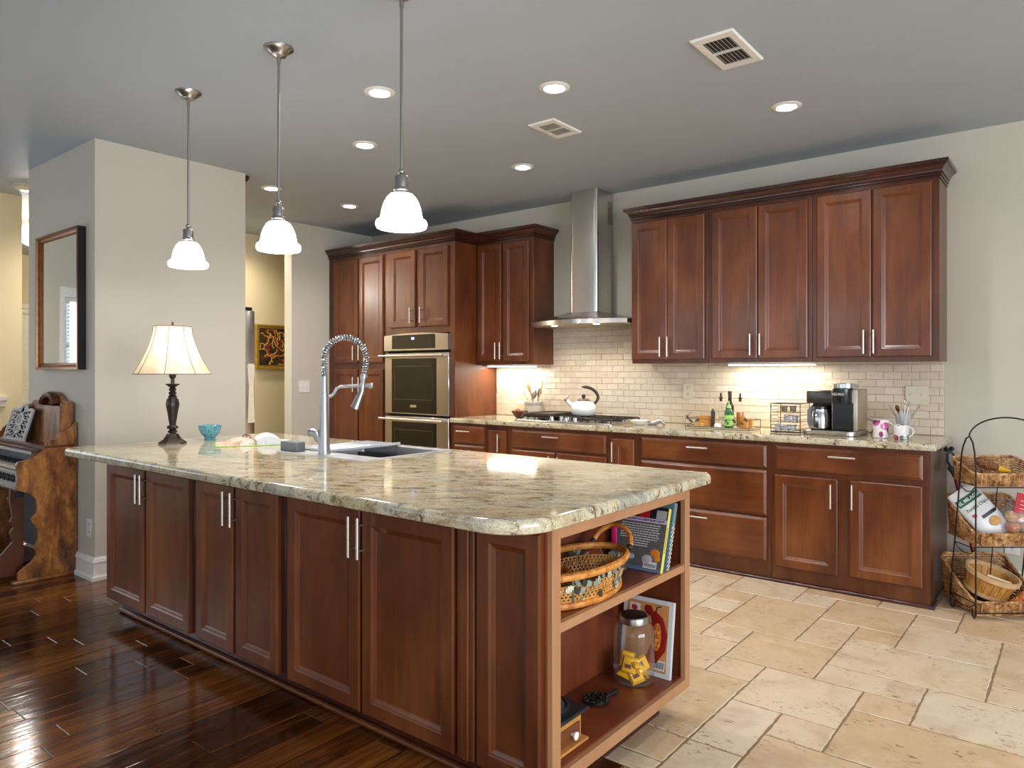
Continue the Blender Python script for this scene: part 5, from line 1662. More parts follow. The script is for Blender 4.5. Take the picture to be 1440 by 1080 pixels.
b.build('top_shelf', OD, og)
b = MB(); b.box(-6.156, -5.158, 1.62, 1.626, 0.796, 0.812); b.build('lid_edge', plain('pale_lid_edge', srgb(186, 186, 190), 0.25, 0.3), og)
gal = [(1.875, 0.845), (1.875, 0.975), (1.862, 0.985), (1.852, 0.965), (1.825, 0.945), (1.79, 0.93), (1.765, 0.905), (1.755, 0.885), (1.735, 0.88), (1.715, 0.875), (1.700, 0.862), (1.698, 0.845)]
for xa in (-6.18, -5.15):
    b = MB(); b.prism(gal, 'x', xa, xa + 0.016); b.build('gallery', OW, og, smooth=20)
b = MB(); b.box(-5.134, -5.126, 1.862, 1.877, 0.83, 0.985, 0.003); b.build('corner_post', OW, og)
b = MB(); b.box(-5.84, -5.17, 1.79, 1.872, 0.845, 1.09)
topp = [(-5.84, 1.09), (-5.80, 1.115), (-5.74, 1.11), (-5.66, 1.13), (-5.58, 1.165), (-5.50, 1.18), (-5.40, 1.175), (-5.33, 1.15), (-5.27, 1.115), (-5.20, 1.12), (-5.17, 1.10), (-5.17, 1.085), (-5.84, 1.085)]
b.prism(topp, 'y', 1.845, 1.872)
b.box(-5.19, -5.166, 1.80, 1.868, 0.845, 1.11, 0.004)
cs = b.build('high_back', OW, og, smooth=20)
b = MB(); b.tube(arc((-5.45, 1.83, 1.085), 0.11, 0.15, PI - 0.15, 14, 'xz', 0.075), 0.022, 8, flat=1.6); b.build('carved_crest', OD, cs)
# fretwork music desk, leaning back
ang = math.radians(17)
cA, sA = math.cos(ang), math.sin(ang)
def md(u, v, d=0.0): return (-5.995 + u + v * 0.36, 1.722 + v * sA * 0.55 + d, 0.848 + v * cA)
FW = plain('silver_grey_fret', srgb(196, 194, 194), 0.3, 0.25)
fd = MB()
Wd, Hd = 0.40, 0.235
def bar(pts, r=0.006): fd.tube([md(u * Wd, v * Hd) for u, v in pts], r, 6)
bar([(0, 0), (1, 0)], 0.010); bar([(0.02, 0), (0.02, 0.9)], 0.010); bar([(0.98, 0), (0.98, 0.9)], 0.010)
bar([(0.02, 0.9), (0.12, 0.93), (0.22, 0.90), (0.32, 0.95), (0.42, 1.04), (0.5, 1.06), (0.58, 1.04), (0.68, 0.95), (0.78, 0.90), (0.88, 0.93), (0.98, 0.9)], 0.010)
def ell(cu, cv_, ru, rv, r=0.006): fd.tube([md((cu + ru * math.cos(a)) * Wd, (cv_ + rv * math.sin(a)) * Hd) for a in [2 * PI * i / 14 for i in range(14)]], r, 6, True)
ell(0.5, 0.60, 0.16, 0.17, 0.008); ell(0.5, 0.33, 0.13, 0.13, 0.008)
for sgn in (-1, 1):
    for v in (0.12, 0.27, 0.42, 0.57, 0.72, 0.85):
        c = 0.5 + sgn * 0.30
        bar([(c + sgn * 0.17, v - 0.03), (c + sgn * 0.06, v + 0.05), (c - sgn * 0.04, v + 0.02), (c - sgn * 0.02, v - 0.05), (c + sgn * 0.05, v - 0.06)], 0.006)
        bar([(c - sgn * 0.04, v + 0.02), (c - sgn * 0.14, v + 0.06)], 0.005)
        bar([(c + sgn * 0.10, v + 0.03), (c + sgn * 0.12, v + 0.11)], 0.005)
    bar([(0.5 + sgn * 0.1, 0.10), (0.5 + sgn * 0.04, 0.16), (0.5, 0.20)]); bar([(0.5 + sgn * 0.12, 0.88), (0.5 + sgn * 0.03, 0.80), (0.5, 0.77)])
    bar([(0.5 + sgn * 0.04, 0), (0.5 + sgn * 0.10, 0.10), (0.5 + sgn * 0.2, 0.06), (0.5 + sgn * 0.26, 0)]); bar([(0.5 + sgn * 0.05, 1.03), (0.5 + sgn * 0.08, 0.92), (0.5 + sgn * 0.18, 0.86)])
mdk = fd.build('music_desk', FW, og)
b = MB()
for cu, cv_, ru, rv in ((0.5, 0.60, 0.15, 0.16), (0.5, 0.33, 0.12, 0.12)):
    P = [md((cu + ru * math.cos(a)) * Wd, (cv_ + rv * math.sin(a)) * Hd, 0.0) for a in [2 * PI * i / 18 for i in range(18)]]
    b.loops([P, [(x, y + 0.006, z) for x, y, z in P]], True, True, True)
b.build('medallion', plain('grey_medallion', srgb(128, 124, 124), 0.4), mdk)
b = MB()
P = [md(0.03 * Wd, 0.02 * Hd, 0.014), md(0.97 * Wd, 0.02 * Hd, 0.014), md(0.97 * Wd, 0.89 * Hd, 0.014), md(0.6 * Wd, 1.02 * Hd, 0.014), md(0.4 * Wd, 1.02 * Hd, 0.014), md(0.03 * Wd, 0.89 * Hd, 0.014)]
b.loops([P, [(x, y + 0.008, z) for x, y, z in P]], True, True, True)
b.build('dark_backing', plain('black_backing', srgb(22, 18, 18), 0.6), mdk)
b = MB(); b.box(-5.93, -5.45, 1.56, 1.80, 0.05, 0.065); b.box(-5.90, -5.70, 1.50, 1.66, 0.06, 0.085, 0.004); b.box(-5.66, -5.46, 1.50, 1.66, 0.06, 0.085, 0.004); b.box(-6.16, -5.16, 1.80, 1.815, 0.0, 0.08); b.build('pedals', OD, og)
b = MB(); b.tube([(-5.40, 1.60, 0.575), (-5.40, 1.585, 0.53), (-5.405, 1.58, 0.50)], 0.007, 6); b.box(-5.43, -5.38, 1.57, 1.60, 0.485, 0.505, 0.004); b.box(-5.30, -5.26, 1.57, 1.62, 0.52, 0.575, 0.004); b.build('knee_lever', M['iron'], og)

# ---------------------------------------------------------------- bookcase contents
SZ, BZ = 0.5773, 0.1448
STRAW = wicker('straw_weave', srgb(176, 112, 48), srgb(214, 156, 82), srgb(232, 184, 112), 60)
RATTAN = wicker('rattan', srgb(170, 96, 34), srgb(206, 134, 56), srgb(226, 164, 86), 60)
ba = thing('rattan_basket', 'oval honey rattan basket with metal leaves and two hoop handles on the bookcase shelf', 'basket', (-1.322, 1.985, SZ))
def ov(rx, ry, z, n=36): return [(rx * math.cos(2 * PI * k / n), ry * math.sin(2 * PI * k / n), z) for k in range(n)]
b = MB(); b.tube(ov(0.112, 0.215, 0.012), 0.0115, 8, True); b.build('base_hoop', RATTAN, ba, world=False)
b = MB(); b.tube(ov(0.132, 0.255, 0.108), 0.012, 8, True)
for k in (2, 7, 13, 20, 25, 31): 
    q = ov(0.132, 0.255, 0.108)[k]; b.sphere(q, 0.0135, 8, 6)
b.build('rim_hoop', RATTAN, ba, world=False)
b = MB()
def ovp(a, f): 
    rx = 0.110 + 0.015 * f; ry = 0.212 + 0.03 * f
    return (rx * math.cos(a), ry * math.sin(a), 0.016 + f * 0.060)
for k in range(72):
    a0 = 2 * PI * k / 72
    for sg in (-1, 1): b.tube([ovp(a0 + sg * 0.20 * f, f) for f in (0, 0.33, 0.66, 1.0)], 0.0026, 4)
for f_ in (0.17, 0.33, 0.5, 0.66, 0.83, 1.0): b.tube([ovp(2 * PI * k / 36, f_) for k in range(36)], 0.0022, 4, True)
for k in range(-9, 10):
    y = k * 0.022
    xx = 0.108 * math.sqrt(max(0, 1 - (y / 0.213) ** 2))
    b.tube([(-xx, y, 0.012), (xx, y, 0.012)], 0.003, 4)
b.build('weave', STRAW, ba, world=False)
LEAFM = [plain('sage_leaf', srgb(178, 180, 156), 0.45, 0.15, 0.5, 0.2), plain('pewter_leaf', srgb(128, 140, 130), 0.4, 0.2, 0.5, 0.2), plain('dark_leaf', srgb(58, 56, 46), 0.5, 0.3, 0.5, 0.2)]
b = MB()
for k in range(6):
    a = 2 * PI * k / 6 + 0.35
    b.tube([(0.114 * math.cos(a), 0.217 * math.sin(a), 0.01), (0.133 * math.cos(a), 0.256 * math.sin(a), 0.108)], 0.0055, 6, flat=0.4)
    b.tube([(0.116 * math.cos(a + 0.1), 0.219 * math.sin(a + 0.1), 0.02), (0.126 * math.cos(a + 0.4), 0.24 * math.sin(a + 0.4), 0.065), (0.131 * math.cos(a + 0.55), 0.25 * math.sin(a + 0.55), 0.105)], 0.002, 5)
b.build('metal_stay', LEAFM[1], ba, world=False)
rl = random.Random(11)
for mi in range(3):
    for k in range(22 if mi < 2 else 14):
        b = MB()
        a = rl.uniform(0, 2 * PI)
        z = rl.uniform(0.03, 0.098)
        f_ = z / 0.108
        rx, ry = 0.119 + 0.018 * f_, 0.224 + 0.033 * f_
        c = Vector((rx * math.cos(a), ry * math.sin(a), z))
        up = Vector((0.1 * math.cos(a), 0.1 * math.sin(a), rl.uniform(0.4, 1))).normalized()
        tang = Vector((-math.sin(a), math.cos(a) * 1.6, 0)).normalized() * rl.choice((-1, 1))
        dirv = (up * rl.uniform(0.2, 1) + tang * rl.uniform(0.3, 1)).normalized()
        nrm = Vector((math.cos(a), math.sin(a) * 0.6, 0.2)).normalized()
        sd = dirv.cross(nrm).normalized()
        Ln, Wn = rl.uniform(0.024, 0.040), rl.uniform(0.009, 0.014)
        lobes = [(-1, 0.15), (-0.55, 0.8), (-0.3, 0.45), (0.05, 1.0), (0.25, 0.5), (0.55, 0.75), (0.7, 0.3), (1.0, 0.0)]
        pts_ = [c + dirv * Ln * 0.5 * u + sd * Wn * v for u, v in lobes] + [c + dirv * Ln * 0.5 * u - sd * Wn * v for u, v in reversed(lobes[:-1])]
        b.loops([[tuple(p + nrm * 0.0008) for p in pts_], [tuple(p - nrm * 0.0008) for p in pts_]], True, True, True)
        b.build('leaf', LEAFM[mi], ba, world=False)
b = MB(); b.tube([(0.0 + 0.075 * math.cos(a), 0.235 + 0.05 * math.sin(a) * 0.9, 0.118 + 0.062 * math.sin(a)) for a in [PI * i / 14 for i in range(15)]], 0.0095, 8); b.build('hoop_handle', RATTAN, ba, world=False)
b = MB(); b.tube([(0.075 * math.cos(a), -0.225 + 0.16 * math.sin(a), 0.112 - 0.02 * math.sin(a)) for a in [PI * i / 14 for i in range(15)]], 0.0095, 8); b.build('hoop_handle', RATTAN, ba, world=False)
b = MB()
for x, y, z in ((-0.075, 0.235, 0.12), (0.075, 0.235, 0.12), (0.075, -0.225, 0.115), (-0.075, -0.225, 0.115)): b.sphere((x, y, z), 0.012, 8, 6)
b.build('knotted_tie', plain('dark_tie', srgb(40, 36, 36), 0.5), ba, world=False)
b = MB(); b.box(-0.016, 0.004, 0.262, 0.272, 0.118, 0.175, 0.004, 2); b.build('pink_tag', plain('pink_tag', srgb(214, 32, 110), 0.4), ba, world=False)

def leaning(name, label, cat, x0, y, z, tilt):
    """thing whose local x runs along world x, local z up the leaning board, local -y towards the viewer"""
    return thing(name, label, cat, (x0, y, z), rot=(-tilt, 0, 0))


ck = leaning('cookbook', 'grey-backed cookbook with yellow spine leaning in front on the bookcase shelf', 'book', -1.205, 2.365, SZ + 0.001, math.radians(18))
BW, BH, BT = 0.205, 0.238, 0.022
BKG = plain('grey_cover', srgb(92, 92, 94), 0.3, 0, 0.5, 0.12)
b = MB(); b.box(-BW, 0, 0, 0.0025, 0, BH); cvr = b.build('back_cover', BKG, ck, world=False)
b = MB(); b.box(-BW, -0.004, BT - 0.0025, BT, 0, BH); b.build('front_cover', plain('blue_cover', srgb(60, 90, 110), 0.35), ck, world=False)
b = MB(); b.box(-BW + 0.004, -0.004, 0.0026, BT - 0.0026, 0.003, BH - 0.003); b.build('pages', plain('book_pages', srgb(214, 208, 194), 0.6), ck, world=False)
b = MB(); b.box(-0.003, 0.0, 0.0, BT, 0, BH); spn = b.build('spine', plain('yellow_spine', srgb(222, 214, 110), 0.35), ck, world=False)
def pl(nm, x0, x1, z0, z1, mat, parent, d=0.0006):
    b = MB(); b.box(x0, x1, -d, 0, z0, z1); return b.build(nm, mat, parent, world=False)
WHT = plain('print_white', srgb(214, 214, 216), 0.4)
bn = pl('title_band', -BW, 0, 0.177, 0.193, plain('lilac_band', srgb(206, 190, 214), 0.35), cvr, 0.0005)
text('lettering', 'RACHAEL RAY IS A VERY BUSY LADY!', 0.0112, plain('purple_print', srgb(84, 36, 110), 0.4), cvr, (-BW / 2, -0.0008, 0.185), (1, 0, 0), (0, 0, 1), bold=0.0002)
ph = pl('photo_band', -BW, 0, 0.193, BH, plain('photo_dark', srgb(34, 34, 46), 0.3), cvr, 0.0005)
pl('photo_red', -0.118, -0.072, 0.194, 0.222, plain('photo_red', srgb(170, 36, 40), 0.3), cvr, 0.0009)
pl('photo_orange', -0.16, -0.135, 0.194, 0.212, plain('photo_orange', srgb(190, 120, 50), 0.3), cvr, 0.0009)
pl('photo_pale', -0.045, -0.004, 0.194, 0.226, plain('photo_pale', srgb(170, 174, 172), 0.3), cvr, 0.0009)
b = MB()
rl = random.Random(3)
for k in range(10):
    z = 0.166 - k * 0.0088
    x = -BW / 2 - (0.082 if k < 7 else 0.045)
    xe = -BW / 2 + (0.082 if k < 7 else 0.045) - rl.uniform(0, 0.01)
    while x < xe:
        wl = rl.uniform(0.006, 0.016)
        b.box(x, min(x + wl, xe), -0.0007, 0, z, z + 0.0034)
        x += wl + 0.0028
b.build('printed_lines', WHT, cvr, world=False)
b = MB()
for x, z, r in ((-0.155, 0.047, 0.016), (-0.03, 0.068, 0.020), (-0.02, 0.05, 0.014)): b.sphere((x, 0, z), r, 12, 8, (1, 0.06, 0.8))
b.build('printed_fruit', plain('print_orange', srgb(206, 128, 50), 0.35), cvr, world=False)
b = MB()
for x, z, r in ((-0.125, 0.046, 0.013), (-0.18, 0.044, 0.012), (-0.06, 0.042, 0.022)): b.sphere((x, 0, z), r, 12, 8, (1, 0.06, 0.8))
b.build('printed_bowls', plain('print_pale', srgb(176, 172, 182), 0.35), cvr, world=False)
pl('bottom_band', -BW, -0.0, 0, 0.014, plain('print_blue', srgb(96, 112, 140), 0.35), cvr)
pl('price_panel', -0.072, -0.018, 0.012, 0.036, WHT, cvr, 0.0008)
b = MB()
for k in range(16): b.box(-0.068 + k * 0.003, -0.068 + k * 0.003 + (0.0008 + 0.0009 * (k % 3 == 0)), -0.0012, -0.0007, 0.016, 0.029)
b.build('barcode', M['dark'], cvr, world=False)
b = MB()
for k in range(12): b.box(0.0, 0.0006, BT * 0.35, BT * 0.65, 0.075 + k * 0.008, 0.080 + k * 0.008)
b.build('spine_print', plain('spine_red', srgb(150, 60, 50), 0.4), spn, world=False)
c2 = leaning('cookbook', 'second cookbook with a black and white checked spine behind the yellow-spined one', 'book', -1.205, 2.416, SZ + 0.001, math.radians(17))
b = MB(); b.box(-0.215, 0, 0.0, 0.024, 0, 0.252, 0.001); b.build('cover', plain('teal_cover', srgb(96, 132, 138), 0.35), c2, world=False)
ckm = NT('checker_spine')
ch = ckm.n('ShaderNodeTexChecker'); ch.inputs['Scale'].default_value = 130; ch.inputs['Color1'].default_value = srgb(20, 20, 24); ch.inputs['Color2'].default_value = srgb(220, 222, 220)
ckm.l(ckm.coord('Object'), ch.inputs['Vector']); ckm.base(ch.outputs['Color']); ckm.set(Roughness=0.4)
b = MB(); b.box(0, 0.0012, 0.002, 0.022, 0.002, 0.17); b.build('spine', ckm.m, c2, world=False)

mg = leaning('recipe_magazine', 'white-bordered recipe book showing a stuffed red chili, leaning on the lower bookcase shelf', 'book', -1.225, 2.483, BZ + 0.001, math.radians(8))
MW, MH = 0.215, 0.285
b = MB(); b.box(-MW, 0, 0, 0.014, 0, MH, 0.001); cov = b.build('cover', plain('white_border', srgb(210, 214, 218), 0.3), mg, world=False)
pl('picture', -MW + 0.018, -0.018, 0.018, MH - 0.016, plain('peach_background', srgb(198, 140, 84), 0.35, 0, 0.5, 0.12, 14), cov)
b = MB(); b.tube([(-0.085, -0.001, 0.235), (-0.065, -0.001, 0.21), (-0.05, -0.001, 0.16), (-0.055, -0.001, 0.11), (-0.08, -0.001, 0.065), (-0.105, -0.001, 0.05)], [0.012, 0.026, 0.032, 0.032, 0.025, 0.008], 10, flat=0.06)
b.tube([(-0.12, -0.001, 0.25), (-0.105, -0.001, 0.245), (-0.09, -0.001, 0.225)], [0.010, 0.018, 0.012], 8, flat=0.08)
b.build('printed_chili', plain('chili_red', srgb(132, 20, 18), 0.35), cov, world=False)
b = MB(); b.tube([(-0.072, -0.0014, 0.238), (-0.068, -0.0014, 0.255), (-0.052, -0.0014, 0.262)], 0.0022, 6, flat=0.3); b.build('printed_stem', plain('stem_print', srgb(60, 50, 28), 0.4), cov, world=False)
fz = NT('filling_print'); fz.base(fz.ramp(fz.noise(fz.coord(), 90, 3), [(0.4, srgb(176, 60, 24)), (0.55, srgb(214, 130, 50)), (0.65, srgb(226, 180, 100))])); fz.set(Roughness=0.4)
b = MB(); b.sphere((-0.062, -0.002, 0.145), 1, 14, 9, (0.022, 0.0016, 0.058)); b.build('printed_filling', fz.m, cov, world=False)
pl('recipe_inset', -MW + 0.028, -MW + 0.075, MH - 0.058, MH - 0.028, WHT, cov, 0.0010)
b = MB(); b.sphere((-MW + 0.050, -0.0014, MH - 0.045), 1, 10, 7, (0.013, 0.0008, 0.011)); b.build('printed_bowl', plain('inset_red', srgb(170, 50, 44), 0.35), cov, world=False)
pl('price_panel', -0.072, -0.024, 0.026, 0.062, WHT, cov, 0.0010)
b = MB()
for k in range(14): b.box(-0.068 + k * 0.003, -0.068 + k * 0.003 + (0.0008 + 0.001 * (k % 4 == 0)), -0.0014, -0.0009, 0.032, 0.057)
b.build('barcode', M['dark'], cov, world=False)
b = MB(); b.box(-0.0005, 0.0012, 0.001, 0.013, 0.001, MH - 0.001); b.build('spine', WHT, mg, world=False)

JX, JY = -1.330, 2.400
jr = thing('storage_jar', 'large clear glass jar with steel lid holding yellow packets', 'jar', (JX, JY, BZ + 0.001))
b = MB(); b.lathe([(0, 0.004), (0.066, 0.004), (0.074, 0.010), (0.077, 0.02), (0.077, 0.185), (0.071, 0.212), (0.056, 0.226), (0.054, 0.242)], n=40)
b.build('glass', M['glass'], jr, world=False)
b = MB(); b.lathe([(0, 0.254), (0.050, 0.254), (0.055, 0.251), (0.0575, 0.246), (0.0575, 0.226), (0.0555, 0.224), (0.0555, 0.2435), (0, 0.2435)], n=36); lid = b.build('lid', M['nickel'], jr, world=False)
b = MB(); b.disc((0, 0, 0.2545), 0.047, 32); b.build('lid_disc', plain('black_lid', srgb(20, 18, 18), 0.25), lid, world=False)
PKM = plain('yellow_foil', srgb(236, 178, 28), 0.28, 0.15, 0.6, 0.12)
PKB = plain('brown_print', srgb(110, 60, 40), 0.4)
PKS = [((-0.030, -0.030, 0.040), (0.5, 0.3, 0.2), 'yellow packet with a white corner in front in the glass jar'), ((0.028, -0.034, 0.036), (0.9, -0.3, 0.9), 'yellow packet at the front right of the glass jar'), ((0.030, 0.022, 0.036), (0.4, 0.7, 1.9), 'yellow packet at the back right of the glass jar'),
       ((-0.030, 0.026, 0.038), (0.7, -0.6, 2.6), 'yellow packet at the back left of the glass jar'), ((-0.034, -0.012, 0.078), (1.1, 0.2, 0.5), 'yellow packet standing highest at left in the glass jar'), ((0.022, -0.022, 0.075), (0.3, 0.4, 1.2), 'yellow packet lying on top at right in the glass jar'), ((0.0, 0.024, 0.072), (0.2, -0.3, 0.1), 'yellow packet on top at the back of the glass jar'), ((-0.002, -0.048, 0.072), (1.3, 0.15, 0.3), 'yellow packet pressed against the front of the glass jar'), ((0.044, 0.0, 0.070), (0.6, 1.1, 0.2), 'yellow packet standing at the right wall of the glass jar')]
pk0 = None
for loc, rot, lb in PKS:
    L_ = (JX + loc[0] * 0.72, JY + loc[1] * 0.72, BZ + loc[2])
    if pk0 is None:
        pk0 = thing('yellow_packet', lb, 'packet', L_, group='yellow packets in the glass jar', rot=rot)
        b = MB()
        def pk(i, z, j=0): return [(-0.027 + i, -0.031 + i * j, z), (0.027 - i, -0.031 + i * j, z), (0.027 - i, 0.031 - i * j, z), (-0.027 + i, 0.031 - i * j, z)]
        b.loops([pk(0, 0), pk(0.006, 0.009, 1.2), pk(0.014, 0.011, 1.2)], True, False, True); b.loops([pk(0, 0), pk(0.006, -0.009, 1.2), pk(0.014, -0.011, 1.2)], True, False, True)
        b.build('wrapper', PKM, pk0, world=False, smooth=20)
        b = MB(); b.box(-0.014, 0.010, -0.012, 0.002, -0.0115, 0.0115); b.build('printed_label', PKB, pk0, world=False)
    else: dup(pk0, L_, label=lb, rot=rot)

gr = thing('coffee_grinder', 'antique wooden box coffee grinder with black top and white drawer knob', 'coffee grinder', (-1.315, 1.835, BZ + 0.0005))
GW = plain('grinder_wood', srgb(190, 130, 66), 0.4, 0, 0.4, 0.12); GD = plain('grinder_drawer', srgb(112, 66, 34), 0.4, 0, 0.4, 0.15)
b = MB(); b.box(-0.085, 0.085, -0.095, 0.095, 0, 0.010, 0.003); b.build('plinth', GW, gr, world=False)
b = MB(); b.box(-0.070, 0.066, -0.078, 0.078, 0.010, 0.095, 0.002); b.build('box', GW, gr, world=False)
b = MB(); b.box(0.066, 0.0695, -0.066, 0.066, 0.014, 0.066, 0.001); d = b.build('drawer', GD, gr, world=False)
b = MB(); b.tube([(0.069, 0.02, 0.040), (0.078, 0.02, 0.040), (0.082, 0.02, 0.040), (0.088, 0.02, 0.040), (0.091, 0.02, 0.040)], [0.006, 0.006, 0.012, 0.013, 0.008], 14); b.build('knob', M['porc'], d, world=False)
b = MB(); b.box(-0.09, 0.086, -0.098, 0.098, 0.095, 0.107, 0.003); b.lathe([(0.062, 0.107), (0.064, 0.118), (0.055, 0.124), (0.052, 0.118), (0.040, 0.132), (0.034, 0.140), (0.018, 0.148), (0, 0.150)], n=28); b.build('iron_top', plain('grinder_iron', srgb(36, 42, 46), 0.3, 0.3), gr, world=False)
ir = thing('iron_trivet', 'small black cast iron trivet with openwork head and short handle lying on the shelf', 'trivet', (-1.345, 2.185, BZ + 0.0005), rotz=math.radians(72))
b = MB()
for rr in (0.046, 0.033, 0.019): b.tube([( -0.02 + rr * math.cos(a), rr * 0.92 * math.sin(a), 0.009) for a in [2 * PI * i / 20 for i in range(20)]], 0.0055, 6, True)
for k in range(9):
    a = 2 * PI * k / 9; b.tube([(-0.02 + 0.012 * math.cos(a), 0.011 * math.sin(a), 0.010), (-0.02 + 0.046 * math.cos(a), 0.042 * math.sin(a), 0.010)], 0.0045, 5)
    b.sphere((-0.02 + 0.04 * math.cos(a + 0.3), 0.037 * math.sin(a + 0.3), 0.012), 0.0065, 8, 6)
b.build('head', plain('cast_iron', srgb(24, 28, 30), 0.35, 0.3, 0.5, 0.2), ir, world=False)
b = MB(); b.tube([(0.024, 0, 0.009), (0.045, 0, 0.010), (0.062, 0.0, 0.012), (0.072, 0.004, 0.012)], [0.012, 0.0075, 0.008, 0.011], 8); b.tube([(0.074 + 0.010 * math.cos(a), 0.004 + 0.010 * math.sin(a), 0.012) for a in [2 * PI * i / 12 for i in range(12)]], 0.0045, 6, True); b.build('handle', plain('cast_iron_handle', srgb(24, 28, 30), 0.35, 0.3), ir, world=False)

# ---------------------------------------------------------------- basket stand
TH = math.radians(38.65)
st = thing('basket_stand', 'black wire stand holding three tiers of wicker baskets beside the worktop end', 'basket stand', (-0.452, 4.49, 0), rotz=TH)
SW, SD = 0.395, 0.225       # local: x to the right, y back
b = MB()
for x in (0.0, SW):
    b.tube([(x, 0.030, 0.05), (x, 0.028, 0.018), (x, 0.016, 0.005), (x, 0.004, 0.012), (x, 0, 0.035), (x, 0, 0.10), (x, 0.0, 0.80), (x, 0.008, 0.88), (x, 0.024, 0.935), (x, 0.05, 0.966), (x, 0.078, 0.955), (x, 0.105, 0.91), (x, 0.120, 0.86), (x, 0.15, 0.60), (x, SD - 0.005, 0.10), (x, SD, 0.035), (x, SD - 0.012, 0.010), (x, SD - 0.028, 0.006), (x, SD - 0.042, 0.018), (x, SD - 0.045, 0.05)], 0.0042, 8)
    for z, yb_ in ((0.71, 0.138), (0.375, 0.178), (0.085, 0.222)):
        b.tube([(x, 0, z), (x, yb_, z)], 0.003, 6)
        b.tube([(x, 0.0, z - 0.002), (x, yb_ * 0.25, z - 0.035), (x, yb_ * 0.55, z - 0.042), (x, yb_ * 0.85, z - 0.025), (x, yb_, z)], 0.003, 6)
for z in (0.70, 0.385, 0.035): b.tube([(0, -0.001, z), (SW, -0.001, z)], 0.0032, 6)
b.tube([(0.0 + SW / 2 - SW / 2 * math.cos(a), 0.055, 0.962 + 0.105 * math.sin(a)) for a in [PI * i / 20 for i in range(21)]], 0.0042, 8)
b.tube([(SW / 2 + 0.01, SD - 0.01, 0.02), (SW / 2 + 0.01, 0.13, 0.75)], 0.003, 6)
b.build('wire_frame', M['wire'], st, world=False)
WK = wicker('willow', srgb(96, 54, 28), srgb(176, 126, 76), srgb(222, 186, 134), 60)
def wbasket(zf, zb, hf, hb, y0, y1, nm):
    """willow tray: woven courses on a sloping rim; front low, back high"""
    b = MB()
    x0, x1 = 0.008, SW - 0.008
    rows = 18
    def outline(f, g, rr=None):
        fl = 0.010 * f
        P = []
        n1, n2 = 30, 14
        pts2 = []
        xa, xb_, ya, yb2 = x0 + 0.016 - fl, x1 - 0.016 + fl, y0 + 0.014 - fl, y1 - 0.012 + fl
        base = rrect(xa, xb_, ya, yb2, (0.035,) * 4, 5)
        res = resample([Vector((p[0], p[1], 0)) for p in base + [base[0]]], 97)[:-1]
        for i, p in enumerate(res):
            s_ = min(1, max(0, (p.y - y0) / (y1 - y0)))
            hh = hf + (hb - hf) * s_ ** 1.5
            zz = zf + (zb - zf) * s_ + f * hh
            w_ = 0.0032 * math.sin(i * PI / 3 + g * PI)
            nx = p - Vector(((x0 + x1) / 2, (y0 + y1) / 2, 0))
            nx.normalize()
            P.append((p.x + nx.x * w_, p.y + nx.y * w_, zz))
            if rr is not None: rr.append(min(0.0075, max(0.0026, 0.47 * hh / (rows - 1))))
        return P
    for r in range(rows):
        rad = []
        P_ = outline(r / (rows - 1), r, rad)
        b.tube(P_, rad if r < rows - 1 else 0.0072, 5, True)
    for q in range(2): b.tube([(p[0], p[1], p[2] + 0.004 * math.sin(i * 0.8 + q * PI)) for i, p in enumerate(outline(1.0, 0))], 0.005, 5, True)
    # woven bottom
    bot = outline(0, 0)
    for k in range(14):
        y = y0 + 0.02 + (y1 - y0 - 0.04) * k / 13
        s_ = (y - y0) / (y1 - y0)
        z = zf + (zb - zf) * s_
        b.tube([(x0 + 0.012, y, z), (x1 - 0.012, y, z)], 0.008, 5, flat=0.5)
    for k in range(14):
        x = x0 + 0.03 + (x1 - x0 - 0.06) * k / 13
        for yy, sgn in ((y0 + 0.012, 0), (y1 - 0.010, 1)):
            hh = hb if sgn else hf
            zz = zb if sgn else zf
            b.tube([(x, yy, zz), (x, yy - 0.008 * (1 - 2 * sgn), zz + hh)], 0.0045, 5)
    return b.build(nm, WK, st, world=False)
wbasket(0.707, 0.720, 0.060, 0.118, 0.002, 0.245, 'wicker_basket')
wbasket(0.390, 0.405, 0.060, 0.215, 0.002, 0.295, 'wicker_basket')
wbasket(0.020, 0.035, 0.068, 0.235, 0.002, 0.345, 'wicker_basket')
def SL(x, y, z):
    c, s_ = math.cos(TH), math.sin(TH)
    return (-0.452 + x * c - y * s_, 4.49 + x * s_ + y * c, z)
# top basket: dried ear
CORN = NT('dried_ear'); vv = CORN.n('ShaderNodeTexVoronoi'); vv.inputs['Scale'].default_value = 150; CORN.l(CORN.coord(), vv.inputs['Vector'])
CORN.base(CORN.ramp(vv.outputs['Distance'], [(0.1, srgb(196, 130, 40)), (0.5, srgb(96, 54, 20))])); CORN.set(Roughness=0.5); CORN.bump(vv.outputs['Distance'], 0.5, 0.006)
t = thing('dried_corn', 'brown dried ear with a yellow tip in the top basket', 'corn', SL(0.095, 0.085, 0.782), rotz=TH)
b = MB(); b.tube([(-0.035, 0.01, 0.055), (-0.02, 0.005, 0.050), (0.02, 0.0, 0.030), (0.07, -0.01, 0.012)], [0.010, 0.026, 0.030, 0.018], 14); b.build('husk', CORN.m, t, world=False)
b = MB(); b.tube([(0.055, -0.008, 0.018), (0.095, -0.015, 0.004), (0.135, -0.02, -0.004)], [0.018, 0.015, 0.004], 12); b.build('tip', plain('yellow_tip', srgb(222, 168, 24), 0.4), t, world=False)
